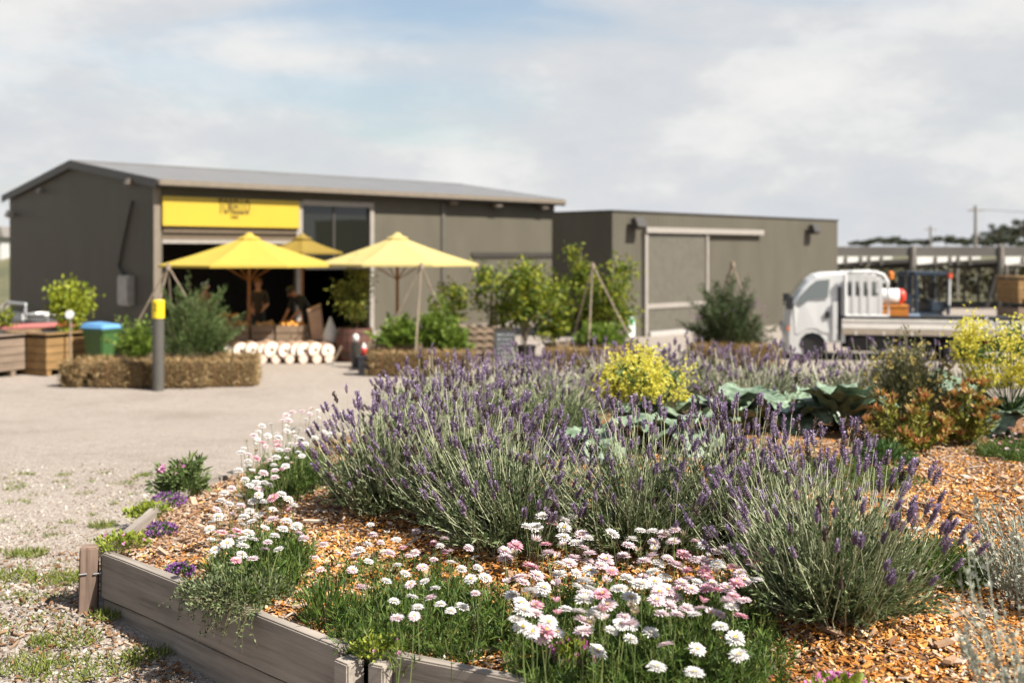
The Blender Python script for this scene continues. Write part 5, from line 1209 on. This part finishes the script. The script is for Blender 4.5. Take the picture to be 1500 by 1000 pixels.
gb = thing('gas_cylinder', 'white gas cylinder with a red end lying on the truck tray', 'gas cylinder', on_tray(1306, .45) + Vector((0, 0, .30)), TA)
MB().lathe([(.06, -.32), (.15, -.26), (.17, -.18), (.17, .16)], 16, M=Matrix.Translation((0, 0, .17)) @ Matrix.Rotation(PI / 2, 4, 'Y')).build('cylinder_body', M_white, gb, smooth=True); MB().lathe([(.171, .163), (.165, .24), (.10, .30), (.03, .31)], 16, M=Matrix.Translation((0, 0, .17)) @ Matrix.Rotation(PI / 2, 4, 'Y')).build('red_end', plain('gas_red', (.75, .05, .02), .4), gb, smooth=True)
ob = thing('orange_toolbox', 'orange toolbox on the truck tray beneath the gas cylinder', 'toolbox', on_tray(1309, .45), TA)
MB().box(-.32, .30, -.2, .2, 0, .22).build('box_body', plain('orange_paint', (.62, .22, .03), .4), ob, bevel=.02); MB().box(-.33, .31, -.21, .21, .223, .29).build('box_lid', plain('orange_paint2', (.64, .25, .04), .4), ob, bevel=.02); MB().box(.302, .312, -.05, .05, .15, .20).build('latch', M_tube, ob)
bc = thing('blue_case', 'small pale blue case on the truck tray beside the orange toolbox', 'case', on_tray(1338, .4), TA); MB().box(-.12, .12, -.1, .1, 0, .09).build('case_body', plain('pale_blue', (.35, .45, .58), .5), bc, bevel=.01); MB().tube([(-.05, 0, .09), (-.05, 0, .12), (.05, 0, .12), (.05, 0, .09)], .01, 6).build('handle', M_blk, bc)

# forklift behind the truck
fl = thing('forklift', 'dark navy forklift with overhead guard standing behind the truck tray', 'forklift', on(1345, 27.2)); M_navy = plain('navy', (.02, .035, .055), .4, .1); kf = 57.0
def FX(px): return (px - 1345) / kf
def FZ(py): return (504 - py) / kf
MB().box(FX(1318), FX(1372), -.5, .5, .25, .85).box(FX(1352), FX(1375), -.48, .48, .85, 1.1).build('body', M_navy, fl, bevel=.04)
for px in (1331, 1377): 
    for y in (-.5, .44): MB().tube([(FX(px), y, .8), (FX(px), y, FZ(402))], .05, 8).build('guard_post', M_navy, fl)
MB().box(FX(1328), FX(1380), -.55, .5, FZ(402), FZ(397)).build('roof_guard', M_navy, fl)
ms = MB()
for y in (-.35, .28): ms.box(FX(1322), FX(1328), y, y + .07, .1, FZ(398))
for z in (.6, 1.2, 1.75): ms.box(FX(1323), FX(1327), -.28, .28, z, z + .07)
ms.build('mast', M_navy, fl)
for y in (-.3, .2): MB().box(FX(1270), FX(1320), y, y + .1, .12, .16).build('fork', M_tube, fl)
for px, r in ((1330, .24), (1370, .2)):
    for y in (-.5, .5): MB().lathe([(.08, -.08), (r, -.08), (r, .08), (.08, .08)], 16, M=Matrix.Translation((FX(px), y, r)) @ Matrix.Rotation(PI / 2, 4, 'X')).build('wheel', M_blk, fl)
MB().box(FX(1350), FX(1364), -.22, .22, 1.102, 1.2).box(FX(1362), FX(1368), -.22, .22, 1.2, 1.6).build('seat', M_blk, fl, bevel=.03)
MB().tube([(FX(1340), 0, .8), (FX(1344), 0, 1.25)], .03, 6).build('steering_column', M_blk, fl); MB().lathe([(.16, 0), (.17, .02), (.16, .03)], 14, M=Matrix.Translation((FX(1344), 0, 1.27)) @ Matrix.Rotation(-.5, 4, 'Y')).build('steering_wheel', M_blk, fl)
MB().tube([(FX(1377), -.56, FZ(445)), (FX(1378), -.56, FZ(402))], .03, 6).build('white_hose', M_white, fl); MB().lathe([(.06, 0), (.06, .12)], 10, M=Matrix.Translation((FX(1378), -.56, FZ(406)))).build('beacon', plain('beacon_red', (.7, .1, .04), .4), fl)
MB().lathe([(.07, 0), (.07, .16), (.03, .2)], 10, M=Matrix.Translation((FX(1301), -.2, FZ(408)))).build('orange_lamp', plain('lamp_orange', (.75, .22, .03), .4), fl); MB().tube([(FX(1301), -.2, .9), (FX(1301), -.2, FZ(408))], .015, 6).tube([(FX(1301), -.2, .9), (FX(1320), -.2, .85)], .015, 6).build('lamp_stem', M_trim, fl)

# ------------------------------------------------------------------ packing shelter and country behind
Yp = 44.; sh = thing('packing_shelter', 'long low open shelter with grey roof panels and white blinds behind the truck', 'shelter', (0, Yp, YARD))
def PX(px): return (px - CX) / F * Yp
def PZ(py): return HC - (py - HY) / F * Yp - YARD
M_fasc = plain('fascia_grey', (.10, .092, .08), .6, .15, .5); M_wpost = plain('pale_post', (.27, .24, .205), .7, .2)
edges = [1205, 1337, 1466, 1590, 1720]
for a, b in zip(edges[:-1], edges[1:]):
    MB().box(PX(a) + .06, PX(b) - .06, -.05, 6, PZ(375), PZ(361.5)).build('roof_panel', M_fasc, sh)
    bl = MB().add([(PX(a) + .12, -.13, PZ(376)), (PX(b) - .9, -.13, PZ(376)), (PX(b) - .9, -.13, PZ(379)), (PX(a) + .12, -.13, PZ(387.5)), (PX(a) + .12, .0, PZ(376)), (PX(b) - .9, .0, PZ(376)), (PX(b) - .9, .0, PZ(379)), (PX(a) + .12, .0, PZ(387.5))], [(0, 1, 2, 3), (7, 6, 5, 4), (0, 4, 5, 1), (1, 5, 6, 2), (2, 6, 7, 3), (3, 7, 4, 0)]).build('blind', plain('blind_white', (.78, .77, .72), .6), sh)
    m = MB()
    for k in (.28, .5, .62, .8): x = PX(a) + .12 + (PX(b) - .9 - PX(a)) * k; m.box(x - .06, x + .06, -.16, -.133, PZ(388), PZ(376))
    m.build('batten', M_fasc, bl)
    MB().add([(PX(a) + .1, -.08, PZ(388)), (PX(b) - .1, -.08, PZ(379)), (PX(b) - .1, -.08, PZ(384)), (PX(a) + .1, -.08, PZ(392)), (PX(a) + .1, .06, PZ(388)), (PX(b) - .1, .06, PZ(379)), (PX(b) - .1, .06, PZ(384)), (PX(a) + .1, .06, PZ(392))], [(0, 1, 2, 3), (7, 6, 5, 4), (0, 4, 5, 1), (1, 5, 6, 2), (2, 6, 7, 3), (3, 7, 4, 0)]).build('brace', M_trim, sh)
    MB().box(PX(a) + .1, PX(b) - .1, 5.6, 5.7, PZ(396), PZ(384)).build('back_rail', M_fasc, sh)
for px in edges[1:]:
    MB().box(PX(px) - .14, PX(px) - .02, -.12, .1, 0, PZ(361)).build('post', M_trim, sh); MB().box(PX(px) - .017, PX(px) + .09, -.10, .08, PZ(392), PZ(360)).build('bracket', M_wpost, sh)
    MB().tube([(PX(px) - .1, 0, PZ(392)), (PX(px) - .6, 0, .1)], .09, 8).build('leg_brace', M_trim, sh)
hd = thing('vine_row', 'long dark row of netted vines in the field behind the shelter', 'vines', (0, 53, YARD)); n_h = 9000
P = np.c_[11 + 26 * rng.random(n_h), rng.normal(size=n_h) * .35, .1 + 1.5 * rng.random(n_h) ** .8 + .12 * np.sin(np.arange(n_h))]
np_obj('foliage', [(*leaves(P, rdir(n_h), .26, .07, .5), 0)], leafmat('vine_leaf', [(.03, .028, .014), (.055, .05, .022), (.09, .08, .035)], .15), hd)
vt = MB()
for k in range(14): vt.tube([(11.5 + 1.9 * k, 0, 0), (11.55 + 1.9 * k, .05, 1.0)], [.05, .03], 5)
vt.build('trunk', M_bark, hd)['kind'] = 'stuff'
PL_ = [(1375, 48), (1402, 52), (1412, 48), (1433, 50), (1456, 48), (1472, 49), (1478, 46.5), (1488, 51), (1388, 55), (1354, 49)]
for k, (px, Y) in enumerate(PL_):
    x = (px - CX) / F * Y; t = thing('trellis_post', 'pale timber trellis post in the field behind the truck and shelter', 'post', (x, Y, YARD), 0, 'trellis posts in the field behind the shelter')
    MB().tube([(0, 0, 0), (.02, 0, 1.55 + .1 * (k % 3))], [.07, .06], 7).build('shaft', M_wpost, t); MB().lathe([(.065, 0), (.05, .05), (.01, .06)], 7, M=Matrix.Translation((.02, 0, 1.55 + .1 * (k % 3)))).build('cap', M_wpost, t)
fruit_bin(on(1505, 30) + Vector((0, 0, .95)), .1, 'orange brown wooden bin on top of another beyond the truck tail', M_bin, 1.2, 1.1, .55); fruit_bin(on(1505, 30), .1, 'wooden bin at the bottom of the pair beyond the truck tail', M_bin2, 1.2, 1.1, .72, False)
up_ = thing('open_frame', 'pale square metal frame standing above the bin beyond the truck tail', 'frame', on(1492, 31)); MB().tube([(-.35, 0, 0), (-.35, 0, 1.98), (.6, 0, 1.98), (.6, 0, 0)], .05, 6).build('frame_tube', M_wpost, up_); MB().tube([(-.35, 0, 1.2), (.6, 0, 1.5)], .03, 6).build('cross_tube', M_wpost, up_)

M_gum = leafmat('gum_leaf', [(.02, .026, .014), (.04, .048, .024), (.07, .075, .038)], .15)
def gum(px, Y, top, wpx, label, n=1500, grp='gum trees on the skyline', name='gum_tree', multi=3, squash=.5):
    x = (px - CX) / F * Y; z0 = field_z(x, Y); zt = HC - (top - HY) / F * Y; h = zt - z0; t = thing(name, label, 'tree', (x, Y, z0), 0, grp); wd = wpx / F * Y / 2
    m = MB(); m.tube([(0, 0, -.1), (.1, 0, h * .35), (0, 0, h * .6)], [h * .035, h * .028, h * .018], 7)
    cs = []
    for k in range(multi * 3):
        a = k * 2.4; c = np.array([math.cos(a) * wd * rnd.uniform(.2, .85), math.sin(a) * wd * .7, h * rnd.uniform(.52, .86)]); cs.append(c); m.tube([(0, 0, h * .4), tuple(c * [.4, .4, .85]), tuple(c)], [h * .016, h * .01, h * .004], 5)
    m.build('trunk', M_bark, t); cs = np.array(cs); k = n // len(cs); sz = wd * .34
    P = np.repeat(cs, k, 0) + rdir(len(cs) * k) * (rng.random((len(cs) * k, 1)) ** .4) * np.array([sz, sz, min(sz * squash * 1.4, h * .16)])
    np_obj('crown', [(*leaves(P, rdir(len(P)), wd * .13, wd * .035, .5), 0)], M_gum, t)
for px, Y, top, wp, lab in ((1461, 120, 321, 34, 'round headed gum tree beside the tall utility pole'), (1480, 128, 327, 46, 'broad gum tree between the round headed tree and the bushy one'), (1500, 124, 317, 40, 'tall bushy gum tree at the end of the skyline group'), (1440, 130, 338, 30, 'low gum tree at the foot of the tall utility pole'), (1470, 110, 345, 60, 'spreading low gum tree under the skyline group')):
    gum(px, Y, top, wp, lab)
for k, (px, Y, top, wp) in enumerate(((1262, 180, 352, 46), (1295, 190, 347, 52), (1325, 185, 350, 40), (1352, 180, 350, 40), (1385, 178, 344, 44), (1408, 185, 348, 42), (1430, 182, 352, 40), (1530, 150, 330, 70), (1575, 150, 322, 70))):
    gum(px, Y, top, wp, ('low dark skyline tree above the shelter, next to the cool room end', 'wide dark tree in the far skyline row, first peak past the cool room', 'dark tree dip in the far skyline row near the short pole', 'dark tree directly by the short utility pole', 'highest dark tree of the far row between both poles', 'dark tree in the far row just before the tall pole', 'lowest dark tree behind the tall pole base', 'dark spreading tree past the frame edge on the skyline', 'large dark tree past the frame edge on the skyline')[k], 1200, 'dark trees along the far skyline', 'skyline_tree', 3)
gum(2, 150, 326, 40, 'dark tree glimpsed past the shed gable at the frame edge', 1000, None, 'skyline_tree')
gum(-40, 140, 320, 70, 'dark tree past the frame edge beyond the shed gable', 1000, None, 'skyline_tree')
fs_ = thing('far_shed', 'pale low building glimpsed past the gable end of the long shed', 'building', (-38., 70, field_z(-38, 70))); MB().box(-8, 4.2, 0, 5, 0, 1.6).build('wall', plain('far_wall', (.5, .5, .48), .7), fs_); MB().prism([(-8.3, 1.603), (4.5, 1.603), (4.3, 2.3), (-8.2, 2.3)], -.3, 5.3).build('roof', plain('far_roof', (.22, .2, .18), .6), fs_)
for px, Y, top, lab in ((1429, 95, 301, 'tall timber utility pole rising above the shelter roof'), (1363, 130, 331, 'short distant utility pole above the far tree row')):
    x = (px - CX) / F * Y; z0 = field_z(x, Y); h = HC - (top - HY) / F * Y - z0; t = thing('utility_pole', lab, 'utility pole', (x, Y, z0), 0, 'utility poles')
    MB().tube([(0, 0, -.2), (0, 0, h)], [.17, .12], 8).build('shaft', M_wpost, t); MB().box(-.7, .7, -.06, .06, h - .5, h - .38).build('cross_arm', M_wpost, t)
    for xx in (-.6, 0, .6): MB().lathe([(.04, h - .377), (.05, h - .30), (.02, h - .24)], 6, M=Matrix.Translation((xx, 0, 0))).build('insulator', M_white, t)
wi = thing('overhead_wire', 'thin overhead wires running from the tall utility pole', 'wire', (0, 0, 0)); a = Vector(((1429 - CX) / F * 95, 95, HC + 69 / F * 95 - .35)); b = Vector((90, 100, 7.0))
for k in (-.6, .6): MB().tube([a + (b - a) * (i / 12) + Vector((k, 0, -1.2 * math.sin(PI * i / 12))) for i in range(13)], .012, 4).build('strand', M_trim, wi)

# ------------------------------------------------------------------ people in the shade of the shop front
def person(pos, rz, label, joints, shirt, trousers, skin, hair, H=1.7, hat=None):
    """one continuous skinned body; joints may override the standing pose"""
    J = {'pel': (0, 0, .93), 'waist': (0, 0, 1.06), 'chest': (0, 0, 1.28), 'neck': (0, 0, 1.43), 'nk2': (0, -.01, 1.49), 'head': (0, -.02, 1.60), 'crown': (0, 0, 1.68)}
    for s, k in ((1, 'l'), (-1, 'r')):
        J.update({'sh' + k: (s * .17, 0, 1.40), 'el' + k: (s * .22, -.02, 1.12), 'wr' + k: (s * .20, -.14, .92), 'hip' + k: (s * .09, 0, .88), 'kn' + k: (s * .10, -.02, .48), 'an' + k: (s * .10, .02, .08), 'toe' + k: (s * .11, -.15, .03)})
    J.update(joints)
    E = [('pel', 'waist'), ('waist', 'chest'), ('chest', 'neck'), ('neck', 'nk2'), ('nk2', 'head'), ('head', 'crown')]
    for k in 'lr': E += [('chest', 'sh' + k), ('sh' + k, 'el' + k), ('el' + k, 'wr' + k), ('pel', 'hip' + k), ('hip' + k, 'kn' + k), ('kn' + k, 'an' + k), ('an' + k, 'toe' + k)]
    rad = {'pel': (.15, .11), 'waist': (.135, .10), 'chest': (.155, .115), 'neck': (.07, .065), 'nk2': (.05, .05), 'head': (.082, .098), 'crown': (.06, .07)}
    for k in 'lr': rad.update({'sh' + k: (.062,) * 2, 'el' + k: (.042,) * 2, 'wr' + k: (.028,) * 2, 'hip' + k: (.09,) * 2, 'kn' + k: (.058,) * 2, 'an' + k: (.04,) * 2, 'toe' + k: (.035,) * 2})
    names = list(J); ix = {n: i for i, n in enumerate(names)}
    verts = [Vector(J[n]) for n in names]; edges = [(ix[a], ix[b]) for a, b in E]; rr = [rad[n] for n in names]
    for k, s in (('l', 1), ('r', -1)):                       # palm, four fingers and a thumb
        wrist, el = Vector(J['wr' + k]), Vector(J['el' + k]); d = (wrist - el).normalized(); side = d.cross(Vector((s, .2, 0))).normalized()
        palm = wrist + d * .06; verts.append(palm); rr.append((.028, .018)); pi_ = len(verts) - 1; edges.append((ix['wr' + k], pi_))
        for f, (o, l) in enumerate(((-.027, .062), (-.009, .072), (.009, .068), (.026, .054))):
            a = palm + side * o + d * .035; b = a + d * l * .5; c = b + (d + Vector((-s * .5, 0, 0))).normalized() * l * .5
            verts += [a, b, c]; rr += [(.009,) * 2, (.008,) * 2, (.0065,) * 2]; m = len(verts); edges += [(pi_, m - 3), (m - 3, m - 2), (m - 2, m - 1)]
        a = palm - side * .03 - d * .02; b = a - side * .025 + d * .03; verts += [a, b]; rr += [(.011,) * 2, (.008,) * 2]; m = len(verts); edges += [(pi_, m - 2), (m - 2, m - 1)]
    me = bpy.data.meshes.new('tmp_person'); me.from_pydata(verts, edges, []); o = bpy.data.objects.new('tmp_person', me); C.objects.link(o)
    sk_ = o.modifiers.new('skin', 'SKIN'); sk_.use_smooth_shade = True
    for i, r in enumerate(rr): me.skin_vertices[0].data[i].radius = r
    me.skin_vertices[0].data[0].use_root = True
    o.modifiers.new('sub', 'SUBSURF').levels = 1
    bpy.context.view_layer.update(); out = bpy.data.meshes.new_from_object(o.evaluated_get(bpy.context.evaluated_depsgraph_get())); bpy.data.objects.remove(o)
    out.materials.clear()
    for c in (skin, shirt, trousers, M_blk): out.materials.append(c)
    V = {n: Vector(J[n]) for n in names}
    segs = [(V[a], V[b], 0 if b in ('head', 'crown', 'nk2') else 1 if (b in ('waist', 'chest', 'neck') or b[:2] in ('sh', 'el')) else 0 if b[:2] == 'wr' else 3 if b[:2] == 'to' else 2) for a, b in E]
    for p in out.polygons:
        best = min(segs, key=lambda s: ((s[0] + (s[1] - s[0]) * max(0, min(1, (p.center - s[0]).dot(s[1] - s[0]) / (s[1] - s[0]).length_squared))) - p.center).length); p.material_index = best[2]
    out.name = 'person'; t = thing('person', label, 'person', pos, rz); sc_ = H / 1.7; t.scale = (sc_,) * 3
    body = link(bpy.data.objects.new('body', out), t)
    h = Vector(J['head']); nk = Vector(J['nk2']); up = (Vector(J['crown']) - h).normalized(); fwd = (Vector((0, -1, 0)) - up * Vector((0, -1, 0)).dot(up)).normalized(); rt = fwd.cross(up)
    Mx = Matrix((( *[rt[0], -fwd[0], up[0]], h[0]), (*[rt[1], -fwd[1], up[1]], h[1]), (*[rt[2], -fwd[2], up[2]], h[2]), (0, 0, 0, 1)))
    MB().lathe([(.088, .01), (.097, .045), (.085, .09), (.05, .118), (.01, .125)], 14, M=Mx @ Matrix.Translation((0, .022, 0))).build('hair', hair, t, smooth=True)
    f = MB(); f.add([(-.012, -.10, -.025), (.012, -.10, -.025), (.006, -.098, .02), (-.006, -.098, .02), (0, -.125, -.02)], [(0, 1, 4), (1, 2, 4), (2, 3, 4), (3, 0, 4)], M=Mx); f.build('nose', skin, body)
    for x in (-.034, .034):
        MB().lathe([(.011, -.004), (.008, .004), (.001, .006)], 8, M=Mx @ Matrix.Translation((x, -.093, .018)) @ Matrix.Rotation(PI / 2, 4, 'X')).build('eye', M_blk, body)
        MB().lathe([(.022, -.006), (.02, .006)], 8, M=Mx @ Matrix.Translation((x * 2.55, .0, 0)) @ Matrix.Rotation(PI / 2, 4, 'Y')).build('ear', skin, body)
    MB().box(-.022, .022, -.101, -.094, -.058, -.050, M=Mx).build('mouth', plain('lips', (.3, .1, .08), .6), body)
    if hat: MB().lathe([(.17, .07), (.10, .075), (.095, .13), (.05, .15), (.01, .152)], 16, M=Mx).build('hat', hat, t, smooth=True)
    return t
SK1 = plain('skin_warm', (.50, .24, .14), .6, .06); HB = plain('hair_dark', (.03, .02, .015), .7); HR_ = plain('hair_auburn', (.16, .055, .02), .7)
person(on(378, 24.9), .25, 'person in dark clothes standing inside the opening beside the parasol pole', {'wrl': (.12, -.24, 1.02), 'wrr': (-.14, -.22, .98)}, plain('brown_top', (.045, .03, .022), .8), plain('dark_trousers', (.02, .02, .022), .8), SK1, HR_, 1.72)
person(on(452, 24.6), -.75, 'person in black bending forward over the produce crates beside the tan sack',
       {'waist': (0, -.06, 1.04), 'chest': (0, -.22, 1.20), 'neck': (0, -.33, 1.30), 'nk2': (0, -.38, 1.33), 'head': (0, -.47, 1.39), 'crown': (0, -.52, 1.45), 'shl': (.17, -.30, 1.26), 'shr': (-.17, -.30, 1.26), 'ell': (.21, -.38, 1.0), 'elr': (-.21, -.38, 1.0), 'wrl': (.14, -.52, .84), 'wrr': (-.14, -.52, .84)},
       plain('black_top', (.016, .016, .018), .8), plain('black_trousers', (.014, .014, .016), .8), SK1, HB, 1.78)
person(on(300, 25.4), .6, 'person in a dull red top half hidden behind the rosemary shrub', {}, plain('red_top', (.20, .03, .025), .8), plain('dark_trousers2', (.02, .02, .022), .8), SK1, HB, 1.62)

for o in list(bpy.data.objects):
    if o.name.startswith('tmp_'): bpy.data.objects.remove(o)
